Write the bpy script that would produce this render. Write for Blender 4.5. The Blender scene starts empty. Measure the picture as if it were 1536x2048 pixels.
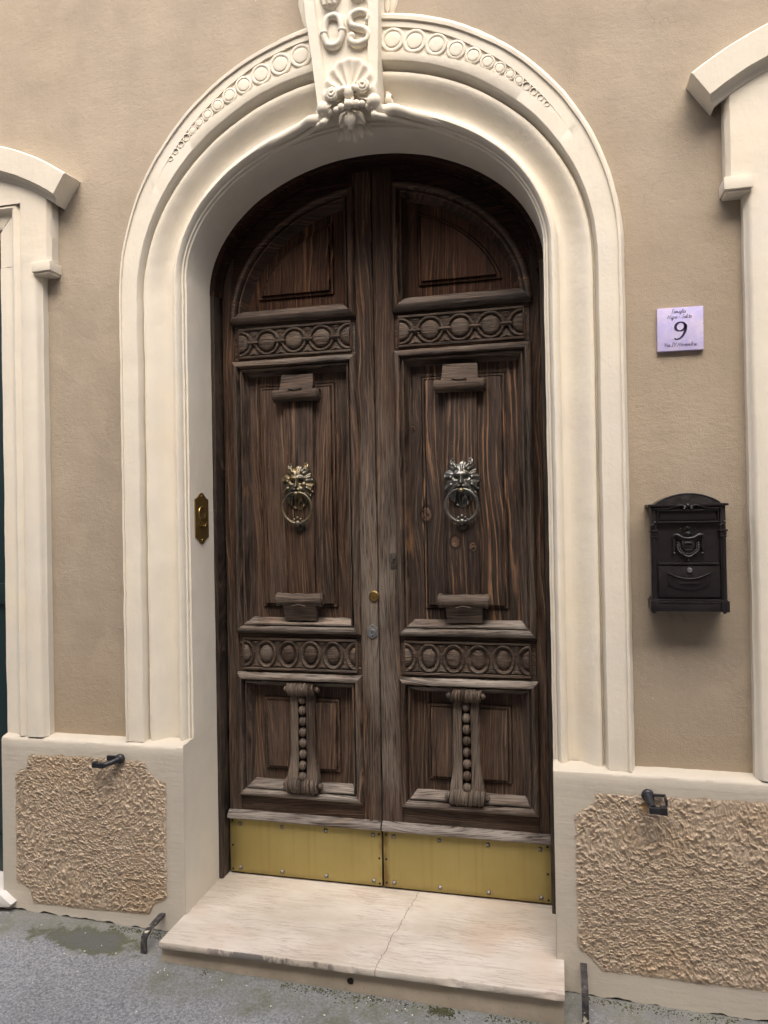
import bpy, bmesh, math, random
from mathutils import Vector, Matrix, noise
from math import sin, cos, pi, sqrt, radians, exp, atan2, hypot

random.seed(7)
S = bpy.context.scene
COL = S.collection

# ------------------------------------------------------------------ camera
def make_camera():
    yaw, pit, rol = 0.2338, 0.00749, -0.018228
    cy, sy, cp, sp = cos(yaw), sin(yaw), cos(pit), sin(pit)
    fw = Vector((-sy*cp, cy*cp, sp))
    r0 = Vector((cy, sy, 0)); u0 = r0.cross(fw)
    r = r0*cos(rol) + u0*sin(rol); u = u0*cos(rol) - r0*sin(rol)
    cam = bpy.data.cameras.new('camera'); o = bpy.data.objects.new('camera', cam); COL.objects.link(o)
    m = Matrix((r, u, -fw)).transposed().to_4x4(); m.translation = Vector((0.745, -2.67, 1.69))
    o.matrix_world = m
    cam.sensor_fit = 'HORIZONTAL'; cam.sensor_width = 36.0; cam.lens = 36*1457.27/1536
    cam.clip_start = 0.02; cam.clip_end = 300
    S.camera = o
make_camera()

# ------------------------------------------------------------------ world, sun, exposure
SUN_EL, SUN_AZ = 55.0, 8.0      # azimuth: degrees to the right of the wall's outward normal
def make_light():
    w = bpy.data.worlds.new('World'); S.world = w; w.use_nodes = True
    nt = w.node_tree; nt.nodes.clear()
    out = nt.nodes.new('ShaderNodeOutputWorld'); bg = nt.nodes.new('ShaderNodeBackground')
    sk = nt.nodes.new('ShaderNodeTexSky'); sk.sky_type = 'NISHITA'; sk.sun_disc = False
    d = Vector((sin(radians(SUN_AZ))*cos(radians(SUN_EL)), -cos(radians(SUN_AZ))*cos(radians(SUN_EL)), sin(radians(SUN_EL))))
    sk.sun_elevation = radians(SUN_EL); sk.sun_rotation = math.atan2(d.x, d.y)
    sk.air_density = 1.0; sk.dust_density = 6.0; sk.ozone_density = 0.6
    nt.links.new(sk.outputs[0], bg.inputs[0]); nt.links.new(bg.outputs[0], out.inputs[0])
    bg.inputs[1].default_value = 0.15
    L = bpy.data.lights.new('sun', 'SUN'); L.energy = 1.5; L.angle = radians(60); L.color = (1.0, 0.975, 0.935)
    o = bpy.data.objects.new('sun', L); COL.objects.link(o)
    o.rotation_euler = (-d).to_track_quat('-Z', 'Y').to_euler()
    o.location = d*30
make_light()
S.view_settings.view_transform = 'Standard'; S.view_settings.look = 'None'
S.view_settings.gamma = 1.0; S.view_settings.use_curve_mapping = False
S.view_settings.exposure = 1.20

# ------------------------------------------------------------------ node helper
class NT:
    def __init__(s, name):
        s.m = bpy.data.materials.new(name); s.m.use_nodes = True
        s.t = s.m.node_tree; s.t.nodes.clear()
        s.out = s.t.nodes.new('ShaderNodeOutputMaterial')
        s.b = s.t.nodes.new('ShaderNodeBsdfPrincipled')
        s.t.links.new(s.b.outputs[0], s.out.inputs[0])
        s._tc = s.t.nodes.new('ShaderNodeTexCoord')
        s.P = s._tc.outputs['Object']
    def set(s, sock, v):
        if isinstance(v, bpy.types.NodeSocket): s.t.links.new(v, sock)
        elif v is not None:
            if hasattr(v, '__len__') and len(v) == 3 and sock.type == 'RGBA': v = (*v, 1)
            sock.default_value = v
    def math(s, op, a, b=None, c=None, clamp=False):
        n = s.t.nodes.new('ShaderNodeMath'); n.operation = op; n.use_clamp = clamp
        s.set(n.inputs[0], a); s.set(n.inputs[1], b); s.set(n.inputs[2], c)
        return n.outputs[0]
    def add(s, a, b): return s.math('ADD', a, b)
    def sub(s, a, b): return s.math('SUBTRACT', a, b)
    def mul(s, a, b): return s.math('MULTIPLY', a, b)
    def sep(s, v):
        n = s.t.nodes.new('ShaderNodeSeparateXYZ'); s.set(n.inputs[0], v); return n.outputs
    def comb(s, x, y, z):
        n = s.t.nodes.new('ShaderNodeCombineXYZ')
        s.set(n.inputs[0], x); s.set(n.inputs[1], y); s.set(n.inputs[2], z); return n.outputs[0]
    def vadd(s, a, b):
        n = s.t.nodes.new('ShaderNodeVectorMath'); n.operation = 'ADD'; s.set(n.inputs[0], a); s.set(n.inputs[1], b); return n.outputs[0]
    def vmul(s, a, b):
        n = s.t.nodes.new('ShaderNodeVectorMath'); n.operation = 'MULTIPLY'; s.set(n.inputs[0], a); s.set(n.inputs[1], b); return n.outputs[0]
    def noise(s, v, scale, detail=2.0, rough=0.5, dist=0.0):
        n = s.t.nodes.new('ShaderNodeTexNoise'); s.set(n.inputs['Vector'], v)
        n.inputs['Scale'].default_value = scale; n.inputs['Detail'].default_value = detail
        n.inputs['Roughness'].default_value = rough; n.inputs['Distortion'].default_value = dist
        return n.outputs[0]
    def voro(s, v, scale, feature='F1', out=0):
        n = s.t.nodes.new('ShaderNodeTexVoronoi'); n.feature = feature; s.set(n.inputs['Vector'], v)
        n.inputs['Scale'].default_value = scale; return n.outputs[out]
    def ss(s, v, a, b, lo=0.0, hi=1.0):
        n = s.t.nodes.new('ShaderNodeMapRange'); n.interpolation_type = 'SMOOTHSTEP'
        s.set(n.inputs[0], v); n.inputs[1].default_value = a; n.inputs[2].default_value = b
        n.inputs[3].default_value = lo; n.inputs[4].default_value = hi; return n.outputs[0]
    def mix(s, f, a, b):
        n = s.t.nodes.new('ShaderNodeMix'); n.data_type = 'RGBA'
        s.set(n.inputs[0], f); s.set(n.inputs[6], a); s.set(n.inputs[7], b); return n.outputs[2]
    def fmix(s, f, a, b):
        n = s.t.nodes.new('ShaderNodeMix'); n.data_type = 'FLOAT'
        s.set(n.inputs[0], f); s.set(n.inputs[2], a); s.set(n.inputs[3], b); return n.outputs[0]
    def scale(s, c, f):
        n = s.t.nodes.new('ShaderNodeMix'); n.data_type = 'RGBA'; n.blend_type = 'MULTIPLY'
        n.inputs[0].default_value = 1.0; s.set(n.inputs[6], c)
        s.set(n.inputs[7], s.comb(f, f, f)); return n.outputs[2]
    def rnd(s):
        n = s.t.nodes.new('ShaderNodeObjectInfo'); return n.outputs['Random']
    def bump(s, h, strength=0.5, dist=0.002, nrm=None):
        n = s.t.nodes.new('ShaderNodeBump'); n.inputs['Strength'].default_value = strength
        n.inputs['Distance'].default_value = dist; s.set(n.inputs['Height'], h)
        if nrm is not None: s.set(n.inputs['Normal'], nrm)
        s.t.links.new(n.outputs[0], s.b.inputs['Normal']); return n.outputs[0]
    def fin(s, color, rough=0.8, metal=0.0, spec=None):
        s.set(s.b.inputs['Base Color'], color); s.set(s.b.inputs['Roughness'], rough)
        s.set(s.b.inputs['Metallic'], metal)
        if spec is not None: s.b.inputs['Specular IOR Level'].default_value = spec
        return s.m

# ------------------------------------------------------------------ materials
def m_tan(name, base, amp=0.13):
    k = NT(name); P = k.P
    n1 = k.noise(P, 1.3, 5, 0.62); n2 = k.noise(k.vmul(P, (1, 1, 0.35)), 4.0, 4, 0.6); n3 = k.noise(P, 60, 3, 0.7)
    f = k.add(k.mul(n1, 0.9), k.mul(n2, 0.5)); f = k.ss(f, 0.45, 0.95)
    c = k.mix(f, tuple(b*(1-amp) for b in base), tuple(b*(1+amp) for b in base))
    warm = k.ss(k.noise(k.vadd(P, (5, 2, 9)), 0.8, 3), 0.45, 0.7)
    c = k.mix(k.mul(warm, 0.35), c, (base[0]*1.02, base[1]*0.94, base[2]*0.84))
    z = k.sep(P)[2]
    damp = k.mul(k.ss(k.add(z, k.mul(n2, 0.25)), 0.9, 1.35, 1, 0), 0.35)   # older, ochre paint low on the wall
    c = k.mix(damp, c, (base[0]*1.0, base[1]*0.9, base[2]*0.74))
    rp = k.ss(k.noise(k.vadd(P, (1, 6, 3)), 2.3, 2, 0.4, 0.6), 0.60, 0.66)                    # smoother repair patches
    c = k.mix(k.mul(rp, 0.30), c, (base[0]*1.22, base[1]*1.2, base[2]*1.16))
    hc = k.ss(k.math('ABSOLUTE', k.sub(k.noise(k.vadd(P, (9, 2, 4)), 2.1, 4, 0.6), 0.5)), 0.0, 0.004, 1, 0)
    hc = k.mul(hc, k.ss(k.noise(P, 1.9, 2), 0.56, 0.64))
    c = k.mix(k.mul(hc, 0.45), c, (base[0]*0.6, base[1]*0.58, base[2]*0.55))
    sp = k.ss(k.voro(k.vmul(P, (1, 1, 1)), 14), 0.02, 0.035, 1, 0)         # little lime specks
    sp = k.mul(sp, k.ss(k.noise(P, 7, 2), 0.58, 0.62))
    c = k.mix(k.mul(sp, 0.6), c, (0.8, 0.72, 0.6))
    brush = k.noise(k.vmul(P, (30, 30, 80)), 1.0, 3, 0.6)
    grain = k.noise(P, 330, 2, 0.7)
    h = k.add(k.add(k.mul(n3, 0.55), k.mul(grain, 0.5)), k.add(k.mul(k.noise(P, 6, 3), 2.2), k.mul(k.mul(brush, k.ss(n1, 0.4, 0.6)), 0.45)))
    k.bump(h, 0.7, 0.004)
    return k.fin(c, 0.88, spec=0.25)
TAN = m_tan('tan_plaster', (0.356, 0.300, 0.231))

def m_cream(name, base, brush_axis=(30, 30, 6), gray=0.35):
    k = NT(name); P = k.P
    n1 = k.noise(P, 2.2, 4, 0.6); n2 = k.noise(P, 9, 4, 0.6); n3 = k.noise(k.vmul(P, brush_axis), 1.0, 4, 0.65)
    f = k.ss(k.add(k.mul(n1, 0.6), k.mul(n2, 0.4)), 0.35, 0.65)
    c = k.mix(f, base, (base[0]*0.93, base[1]*0.93, base[2]*0.95))
    pk = k.ss(k.noise(k.vadd(P, (3, 7, 1)), 1.7, 3, 0.6), 0.5, 0.75)
    c = k.mix(k.mul(pk, 0.45), c, (base[0]*1.0, base[1]*0.93, base[2]*0.83))
    gb = k.ss(k.noise(k.vadd(P, (6, 2, 8)), 3.4, 4, 0.62), 0.50, 0.72)
    c = k.mix(k.mul(gb, 0.40), c, (base[0]*0.90, base[1]*0.935, base[2]*1.02))
    pits = k.mul(k.ss(k.voro(P, 26), 0.03, 0.05, 1, 0), k.ss(k.noise(P, 6, 2), 0.55, 0.6))
    c = k.mix(k.mul(pits, 0.35), c, (base[0]*0.55, base[1]*0.5, base[2]*0.42))
    h = k.add(k.add(k.mul(n2, 1.6), k.mul(n3, 0.7)), k.add(k.mul(k.noise(P, 90, 2), 0.25), k.mul(pits, -0.6)))
    k.bump(h, 0.5, 0.004)
    return k.fin(c, 0.72, spec=0.35)
CREAM = m_cream('cream_paint', (0.715, 0.660, 0.548))
PLINTH = m_cream('plinth_paint', (0.500, 0.455, 0.376), (8, 30, 60))

def m_rough():
    k = NT('roughcast'); P = k.P
    n = k.noise(P, 30, 3, 0.6); n1 = k.noise(P, 3, 3)
    c = k.mix(k.ss(n, 0.3, 0.7), (0.385, 0.305, 0.222), (0.46, 0.375, 0.285))
    c = k.mix(k.mul(k.ss(n1, 0.5, 0.7), 0.5), c, (0.41, 0.305, 0.20))
    x, y, z = k.sep(P)
    rust = k.mul(k.ss(k.math('ABSOLUTE', k.sub(x, k.add(1.012, k.mul(k.sub(n, 0.5), 0.03)))), 0.004, 0.016, 1, 0), k.mul(k.ss(z, 0.655, 0.69), k.ss(z, 0.70, 0.715, 1, 0)))
    c = k.mix(k.mul(rust, 0.6), c, (0.33, 0.17, 0.03))
    k.bump(k.add(k.noise(P, 160, 3, 0.7), k.mul(k.noise(P, 60, 3, 0.6), 1.5)), 0.5, 0.003)
    return k.fin(c, 0.85, spec=0.3)
ROUGH = m_rough()

def m_wood(name, along='Z', dark=(0.010, 0.006, 0.0045), mid=(0.066, 0.036, 0.023), light=(0.27, 0.165, 0.10),
           grey=(0.225, 0.19, 0.155), grey_amt=0.4, orange=0.3, lines=1.0, freq=62.0, rand=True, knots=(), zw=None, spec=0.24):
    """zw: (z_low, z_high) between which weathering fades out upward, in world metres of the door"""
    k = NT(name); x, y, z = k.sep(k.P)
    r = k.rnd() if rand else 0.37
    off = k.mul(r, 37.0) if rand else 13.7
    X, Z = (x, z) if along == 'Z' else (z, x)
    X0, Z0 = X, Z
    if rand: Xo = k.add(X, k.mul(r, 9.1))
    else: Xo = X
    n1 = k.noise(k.comb(k.mul(Xo, 3.2), k.add(k.mul(y, 3), off), k.mul(Z, 0.75)), 1.0, 2, 0.5)
    v = k.add(Xo, k.mul(k.sub(n1, 0.5), 0.16))
    kmask = None; rims = None
    for (kx, kz, kr) in knots:           # growth rings swing round each knot
        dx = k.sub(X0, kx); dz = k.sub(Z0, kz)
        d2 = k.add(k.math('POWER', k.mul(dx, 1/(kr*2.6)), 2), k.math('POWER', k.mul(dz, 1/(kr*6.5)), 2))
        g = k.math('EXPONENT', k.mul(d2, -1.0))
        v = k.sub(v, k.mul(k.mul(dx, g), 0.75))
        d = k.math('SQRT', k.add(k.math('POWER', dx, 2), k.math('POWER', k.mul(dz, 0.8), 2)))
        inside = k.ss(d, kr*0.8, kr*1.15, 1, 0)
        v = k.fmix(inside, v, k.mul(d, 3.2))
        rim = k.mul(k.ss(d, kr*0.75, kr*1.0), k.ss(d, kr*1.1, kr*1.5, 1, 0))
        rims = rim if rims is None else k.math('MAXIMUM', rims, rim)
        kmask = inside if kmask is None else k.math('MAXIMUM', kmask, inside)
    u = k.add(k.mul(v, freq), k.mul(k.noise(k.comb(k.mul(Xo, 16), off, k.mul(Z, 2.2)), 1.0, 3, 0.6), 1.6))
    u = k.add(u, k.mul(k.noise(k.comb(k.mul(v, 13), k.add(off, 21), k.mul(Z, 0.5)), 1.0, 1, 0.5), freq*0.07))
    saw = k.math('FRACT', u); band = k.math('FLOOR', u)
    bn = k.noise(k.comb(k.mul(band, 1.37), off, k.mul(Z, 0.7)), 1.0, 1)
    late = k.mul(k.ss(saw, 0.45, 0.86), k.ss(saw, 0.90, 0.99, 1, 0))
    late = k.mul(late, k.ss(bn, 0.40, 0.66))
    late = k.mul(late, k.ss(k.noise(k.comb(k.mul(Xo, 12), k.add(off, 31), k.mul(Z, 2.2)), 1.0, 3, 0.6), 0.36, 0.56))
    fib = k.noise(k.comb(k.mul(v, 420), off, k.mul(Z, 9)), 1.0, 3, 0.65)
    fib2 = k.noise(k.comb(k.mul(v, 120), k.add(off, 3), k.mul(Z, 3.0)), 1.0, 3, 0.6)
    big = k.noise(k.comb(k.mul(Xo, 9), k.add(off, 5), k.mul(Z, 1.6)), 1.0, 4, 0.62)
    c = k.mix(k.ss(k.add(k.mul(fib2, 0.7), k.mul(big, 0.5)), 0.42, 0.78), dark, mid)
    c = k.mix(k.mul(late, 0.62*lines), c, light)
    worn = k.mul(k.ss(k.noise(k.comb(k.mul(v, 34), k.add(off, 8), k.mul(Z, 2.6)), 1.0, 4, 0.65), 0.60, 0.72), orange)
    c = k.mix(worn, c, (0.30, 0.145, 0.065))
    gm = k.ss(k.add(k.mul(k.noise(k.comb(k.mul(Xo, 5), k.add(off, 2), k.mul(Z, 1.3)), 1.0, 4, 0.65), 0.75), k.mul(fib, 0.45)), 0.44, 0.80)
    if zw:
        gz = k.ss(k.add(z, k.mul(big, 0.5)), zw[0], zw[1], 1.0, 0.0); gm = k.mul(gm, gz)
    c = k.mix(k.mul(gm, grey_amt), c, grey)
    c = k.mix(k.mul(k.ss(fib, 0.34, 0.47, 1, 0), 0.85), c, tuple(q*0.45 for q in dark))
    c = k.mix(k.mul(k.ss(fib, 0.58, 0.70), 0.30), c, light)
    if kmask is not None:
        c = k.mix(k.mul(kmask, k.ss(saw, 0.15, 0.75, 0.05, 0.95)), c, (0.20, 0.118, 0.075))
        c = k.mix(k.mul(kmask, k.ss(k.noise(k.vmul(k.P, (60, 60, 60)), 1.0, 2), 0.55, 0.65)), c, (0.02, 0.012, 0.009))
        c = k.mix(k.mul(rims, 0.8), c, (0.020, 0.012, 0.009))
    fl = k.mul(k.ss(k.voro(k.comb(k.mul(x, 60), k.mul(y, 60), k.mul(z, 40)), 1.0), 0.05, 0.12, 1, 0), k.ss(k.noise(k.P, 12, 2), 0.6, 0.66))
    c = k.mix(k.mul(fl, 0.5), c, (0.35, 0.28, 0.22))
    h = k.add(k.add(k.mul(late, 1.1*lines), k.mul(fib, 1.3)), k.mul(fib2, 1.2))
    k.bump(h, 0.9, 0.0026)
    return k.fin(c, k.ss(fib2, 0.2, 0.8, 0.42, 0.68), spec=spec)
W_STILE_L = m_wood('stile_wood_worn', grey_amt=0.80, orange=0.55, zw=(1.4, 2.9), freq=85, grey=(0.215, 0.185, 0.155))
W_STILE = m_wood('stile_wood', grey_amt=0.35, orange=0.35, freq=80, zw=(0.8, 2.2))
W_RAIL = m_wood('rail_wood', along='X', grey_amt=0.3, orange=0.25, freq=95)
W_TOP = m_wood('shaded_top_wood', along='X', dark=(0.008, 0.004, 0.003), mid=(0.040, 0.016, 0.009), light=(0.11, 0.045, 0.020), grey_amt=0.03, orange=0.10, freq=80, spec=0.15)  # made darker than the other wood, putting arch shade into the colour
W_PANEL = m_wood('panel_wood', grey_amt=0.20, orange=0.30, freq=78, mid=(0.085, 0.046, 0.029), lines=1.2)
W_PANEL_D = m_wood('dark_panel_wood', dark=(0.012, 0.006, 0.0045), mid=(0.080, 0.036, 0.020), light=(0.26, 0.13, 0.062), lines=1.2, grey_amt=0.03, spec=0.18, orange=0.25, freq=66)
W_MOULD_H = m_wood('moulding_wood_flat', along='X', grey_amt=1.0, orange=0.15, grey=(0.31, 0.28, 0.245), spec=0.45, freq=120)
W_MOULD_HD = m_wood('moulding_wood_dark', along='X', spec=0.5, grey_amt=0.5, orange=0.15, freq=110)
W_MOULD_V = m_wood('moulding_wood_upright', grey_amt=0.30, orange=0.65, freq=105, mid=(0.058, 0.032, 0.021), spec=0.4)
W_ARCH = m_wood('arched_moulding_wood', along='X', grey_amt=0.12, orange=0.5, freq=100, mid=(0.062, 0.028, 0.016), dark=(0.014, 0.007, 0.005), spec=0.45)
W_CARVE = m_wood('carved_wood', along='X', grey_amt=0.40, orange=0.1, freq=140, lines=0.5, mid=(0.075, 0.048, 0.034))
W_CARVE_G = m_wood('carved_wood_silvered', along='Z', grey_amt=0.6, orange=0.08, freq=120, lines=0.7, mid=(0.08, 0.055, 0.042))
W_FRAME = m_wood('frame_wood', grey_amt=0.4, orange=0.1, dark=(0.014, 0.011, 0.010), mid=(0.05, 0.036, 0.028), freq=110, lines=0.5, zw=(0.4, 1.6))
W_DRIP = m_wood('drip_board_wood', along='X', grey_amt=1.0, orange=0.05, grey=(0.30, 0.275, 0.25), mid=(0.13, 0.10, 0.08), freq=90)

def m_metal(name, a, b, rough=0.4, metal=0.9, sc=25, bump=0.2):
    k = NT(name); n = k.noise(k.P, sc, 4, 0.6); n2 = k.noise(k.vadd(k.P, (4, 4, 4)), sc*4, 3)
    c = k.mix(k.ss(n, 0.35, 0.65), a, b)
    if bump: k.bump(k.add(n, k.mul(n2, 0.4)), bump, 0.001)
    return k.fin(c, k.ss(n2, 0.3, 0.7, rough*0.8, rough*1.25), metal)
def m_brass_plate():
    k = NT('kick_plate_brass'); x, y, z = k.sep(k.P)
    cl = k.noise(k.P, 3.0, 4, 0.6); st = k.noise(k.vmul(k.P, (60, 60, 2)), 1.0, 3); fine = k.noise(k.P, 300, 2)
    c = k.mix(k.ss(cl, 0.35, 0.7), (0.36, 0.292, 0.108), (0.43, 0.35, 0.138))
    c = k.mix(k.mul(k.ss(st, 0.5, 0.75), 0.3), c, (0.27, 0.20, 0.06))
    sp = k.ss(k.voro(k.P, 55), 0.04, 0.09, 1, 0); sp = k.mul(sp, k.ss(k.noise(k.P, 8, 2), 0.5, 0.6))
    c = k.mix(k.mul(sp, 0.45), c, (0.16, 0.10, 0.03))
    ed = k.add(k.math('ABSOLUTE', x), k.mul(k.sub(k.noise(k.vmul(k.P, (40, 40, 7)), 1.0, 4, 0.7), 0.5), 0.030))
    drt = k.mul(k.ss(ed, 0.330, 0.350), k.ss(k.noise(k.vadd(k.vmul(k.P, (6, 6, 5)), (3, 0, 0)), 1.0, 3, 0.6), 0.36, 0.56))
    c = k.mix(k.mul(drt, 0.75), c, (0.13, 0.075, 0.025))
    low = k.mul(k.ss(k.add(z, k.mul(k.noise(k.vmul(k.P, (9, 9, 20)), 1.0, 4), 0.05)), 0.022, 0.055, 1, 0), 0.5)
    c = k.mix(low, c, (0.20, 0.145, 0.05))
    k.bump(k.add(k.mul(cl, 3), k.add(fine, st)), 0.2, 0.003)
    return k.fin(c, k.ss(cl, 0.3, 0.7, 0.33, 0.52), 0.62)
BRASS_PLATE = m_brass_plate()
BRASS = m_metal('brass', (0.36, 0.25, 0.09), (0.26, 0.18, 0.07), 0.32)
BELL_BRASS = m_metal('dull_bell_brass', (0.27, 0.185, 0.065), (0.33, 0.23, 0.085), 0.35, 0.85, 8, 0.05)
BRONZE_W = m_metal('warm_bronze', (0.23, 0.18, 0.10), (0.085, 0.085, 0.075), 0.40, 0.85, 26)
BRONZE_C = m_metal('grey_bronze', (0.20, 0.20, 0.19), (0.095, 0.09, 0.075), 0.40, 0.85, 26)
IRON = m_metal('black_iron', (0.016, 0.017, 0.022), (0.026, 0.026, 0.03), 0.42, 0.25, 40)
STUD = m_metal('stud_iron', (0.13, 0.12, 0.11), (0.22, 0.20, 0.18), 0.5, 0.6, 90)
STEEL = m_metal('steel', (0.48, 0.49, 0.50), (0.36, 0.37, 0.38), 0.35, 0.9, 60, 0.05)
BOX = m_metal('mailbox_paint', (0.0075, 0.006, 0.007), (0.0105, 0.008, 0.009), 0.36, 0.0, 14, 0)
BOX.node_tree.nodes['Principled BSDF'].inputs['Specular IOR Level'].default_value = 0.6
BOX.node_tree.nodes['Principled BSDF'].inputs['Coat Weight'].default_value = 0.0
BOX.node_tree.nodes['Principled BSDF'].inputs['Coat Roughness'].default_value = 0.15
HOLE = m_metal('dark_hole', (0.010, 0.008, 0.007), (0.016, 0.012, 0.010), 0.9, 0.0, 40, 0)

def m_bar():
    k = NT('bracket_iron'); n = k.noise(k.P, 45, 4, 0.65); n1 = k.noise(k.P, 18, 3)
    c = k.mix(k.ss(n, 0.4, 0.6), (0.035, 0.033, 0.036), (0.085, 0.075, 0.07))
    c = k.mix(k.ss(k.add(n1, k.mul(n, 0.5)), 0.86, 0.93), c, (0.62, 0.56, 0.47))
    k.bump(n, 0.4, 0.002)
    return k.fin(c, 0.6, 0.3)
BAR = m_bar()

def m_marble():
    k = NT('cream_marble'); P = k.P; x, y, z = k.sep(P)
    w = k.noise(k.vmul(P, (1.0, 1.0, 1.0)), 5, 4, 0.6)
    warp = k.mul(k.sub(w, 0.5), 0.05)
    v = k.noise(k.comb(k.mul(x, 3.6), k.mul(k.add(y, warp), 50), k.mul(z, 30)), 1.0, 4, 0.65)
    vein = k.ss(k.math('ABSOLUTE', k.sub(v, 0.5)), 0.0, 0.045, 1, 0)
    vein = k.mul(vein, k.ss(k.noise(P, 6, 3), 0.34, 0.58))
    cl = k.noise(k.vmul(P, (1.4, 3.2, 2)), 2.2, 4, 0.6)
    c = k.mix(k.ss(cl, 0.3, 0.7), (0.43, 0.382, 0.318), (0.555, 0.51, 0.45))
    c = k.mix(k.mul(k.ss(k.noise(k.vadd(P, (8, 1, 0)), 2.6, 3), 0.5, 0.75), 0.5), c, (0.47, 0.34, 0.265))
    c = k.mix(k.mul(vein, 0.5), c, (0.27, 0.21, 0.175))
    # one long crack running from the door to the front edge, with grey mortar smears
    cx = k.add(k.sub(x, 0.125), k.add(k.mul(y, -0.10), k.mul(k.sub(k.noise(k.comb(0.0, k.mul(y, 11), 0.0), 1.0, 3, 0.7), 0.5), 0.05)))
    cx = k.add(cx, 0.0)
    crack = k.ss(k.math('ABSOLUTE', cx), 0.0008, 0.0028, 1, 0)
    smear = k.mul(k.ss(k.math('ABSOLUTE', k.add(cx, 0.006)), 0.008, 0.04, 1, 0), k.ss(k.noise(P, 14, 3), 0.48, 0.6))
    c = k.mix(k.mul(smear, 0.55), c, (0.42, 0.37, 0.33))
    c = k.mix(k.mul(crack, 0.7), c, (0.26, 0.16, 0.12))
    dirt = k.mul(k.ss(k.noise(P, 4, 4, 0.7), 0.55, 0.75), 0.3)
    c = k.mix(dirt, c, (0.40, 0.32, 0.25))
    # black scuffs on the front edge
    scf = k.mul(k.ss(y, -0.2375, -0.234, 1, 0), k.ss(k.noise(k.vmul(P, (1, 0.2, 0.4)), 14, 4, 0.65), 0.46, 0.54))
    scf = k.mul(scf, k.ss(k.math('ABSOLUTE', k.add(x, 0.27)), 0.16, 0.36, 1, 0))
    c = k.mix(k.mul(scf, 0.8), c, (0.10, 0.09, 0.09))
    k.bump(k.add(k.mul(k.noise(P, 40, 3), 0.6), k.add(k.mul(crack, -1.5), k.mul(vein, -0.3))), 0.35, 0.002)
    return k.fin(c, k.ss(cl, 0.3, 0.7, 0.42, 0.6), spec=0.4)
MARBLE = m_marble()
def m_riser():
    k = NT('riser_stone'); P = k.P; x, y, z = k.sep(P)
    n = k.noise(P, 5, 5, 0.62); f = k.noise(P, 60, 3, 0.6)
    c = k.mix(k.ss(n, 0.3, 0.7), (0.36, 0.305, 0.235), (0.47, 0.40, 0.315))
    c = k.mix(k.mul(k.ss(f, 0.62, 0.7), 0.5), c, (0.22, 0.19, 0.15))
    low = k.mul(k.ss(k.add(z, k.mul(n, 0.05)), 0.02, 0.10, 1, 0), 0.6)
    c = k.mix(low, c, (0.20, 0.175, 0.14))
    k.bump(k.add(f, k.mul(n, 2)), 0.4, 0.002)
    return k.fin(c, 0.75)
RISER = m_riser()

def m_asphalt():
    k = NT('asphalt'); P = k.P; x, y, z = k.sep(P)
    big = k.noise(P, 1.6, 4, 0.6); mid = k.noise(P, 9, 4, 0.62); fine = k.noise(P, 95, 3, 0.7)
    vd = k.voro(P, 150); vc = k.voro(P, 150, 'F1', 1)
    c = k.mix(k.ss(fine, 0.3, 0.7), (0.125, 0.132, 0.142), (0.285, 0.295, 0.31))
    stone = k.ss(vd, 0.15, 0.45, 1, 0)
    tone = k.sep(vc)[0]
    c = k.mix(k.mul(stone, k.ss(tone, 0.45, 0.9)), c, (0.42, 0.43, 0.445))
    c = k.scale(c, k.ss(k.add(k.mul(big, 0.6), k.mul(mid, 0.4)), 0.3, 0.7, 0.85, 1.15))
    wv = k.ss(k.voro(P, 19), 0.05, 0.085, 1, 0)
    wv = k.mul(wv, k.ss(k.sep(k.voro(P, 19, 'F1', 1))[1], 0.55, 0.6))
    c = k.mix(wv, c, (0.62, 0.60, 0.57))
    # cement skirt and green growth along the foot of the house and the step
    edge_w = k.add(y, k.mul(k.sub(mid, 0.5), 0.34))
    foot = k.ss(edge_w, -0.26, -0.14)
    stepm = k.mul(k.ss(edge_w, -0.50, -0.33), k.mul(k.ss(x, -0.80, -0.66), k.ss(x, 0.72, 0.86, 1, 0)))
    c = k.mix(k.mul(foot, 0.65), c, k.mix(k.ss(mid, 0.35, 0.65), (0.17, 0.165, 0.155), (0.31, 0.30, 0.285)))
    gm = k.math('MAXIMUM', k.mul(foot, 0.9), stepm)
    c = k.mix(k.mul(gm, 0.5), c, (0.150, 0.150, 0.132))
    gm = k.mul(gm, k.ss(k.add(mid, k.mul(k.noise(P, 38, 3, 0.7), 0.5)), 0.62, 0.98))
    c = k.mix(k.mul(gm, 0.55), c, (0.085, 0.092, 0.045))
    # a dark damp patch beside the left scraper bar
    px = k.add(x, 1.07); py = k.add(y, 0.165)
    d = k.math('SQRT', k.add(k.math('POWER', k.mul(px, 1/0.26), 2), k.math('POWER', k.mul(py, 1/0.085), 2)))
    d = k.add(d, k.mul(k.sub(k.noise(P, 11, 5, 0.75), 0.5), 2.2))
    damp = k.ss(d, 0.72, 1.0, 1, 0)
    c = k.mix(k.mul(damp, 0.85), c, k.mix(k.ss(d, 0.3, 0.9), (0.085, 0.088, 0.080), (0.072, 0.078, 0.036)))
    k.bump(k.add(k.mul(stone, 0.8), k.add(k.mul(fine, 1.3), k.mul(mid, 1.5))), 0.7, 0.004)
    return k.fin(c, 0.85, spec=0.35)
ASPH = m_asphalt()
def m_moss():
    k = NT('moss_green'); n = k.noise(k.P, 60, 3)
    return k.fin(k.mix(k.ss(n, 0.35, 0.65), (0.030, 0.034, 0.014), (0.085, 0.085, 0.038)), 0.95)
MOSS = m_moss()
def m_chip():
    k = NT('stone_chip'); n = k.rnd()
    return k.fin(k.mix(k.ss(k.noise(k.P, 9, 1), 0.4, 0.6), (0.30, 0.29, 0.27), (0.62, 0.58, 0.51)), 0.8)
CHIP = m_chip()
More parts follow.
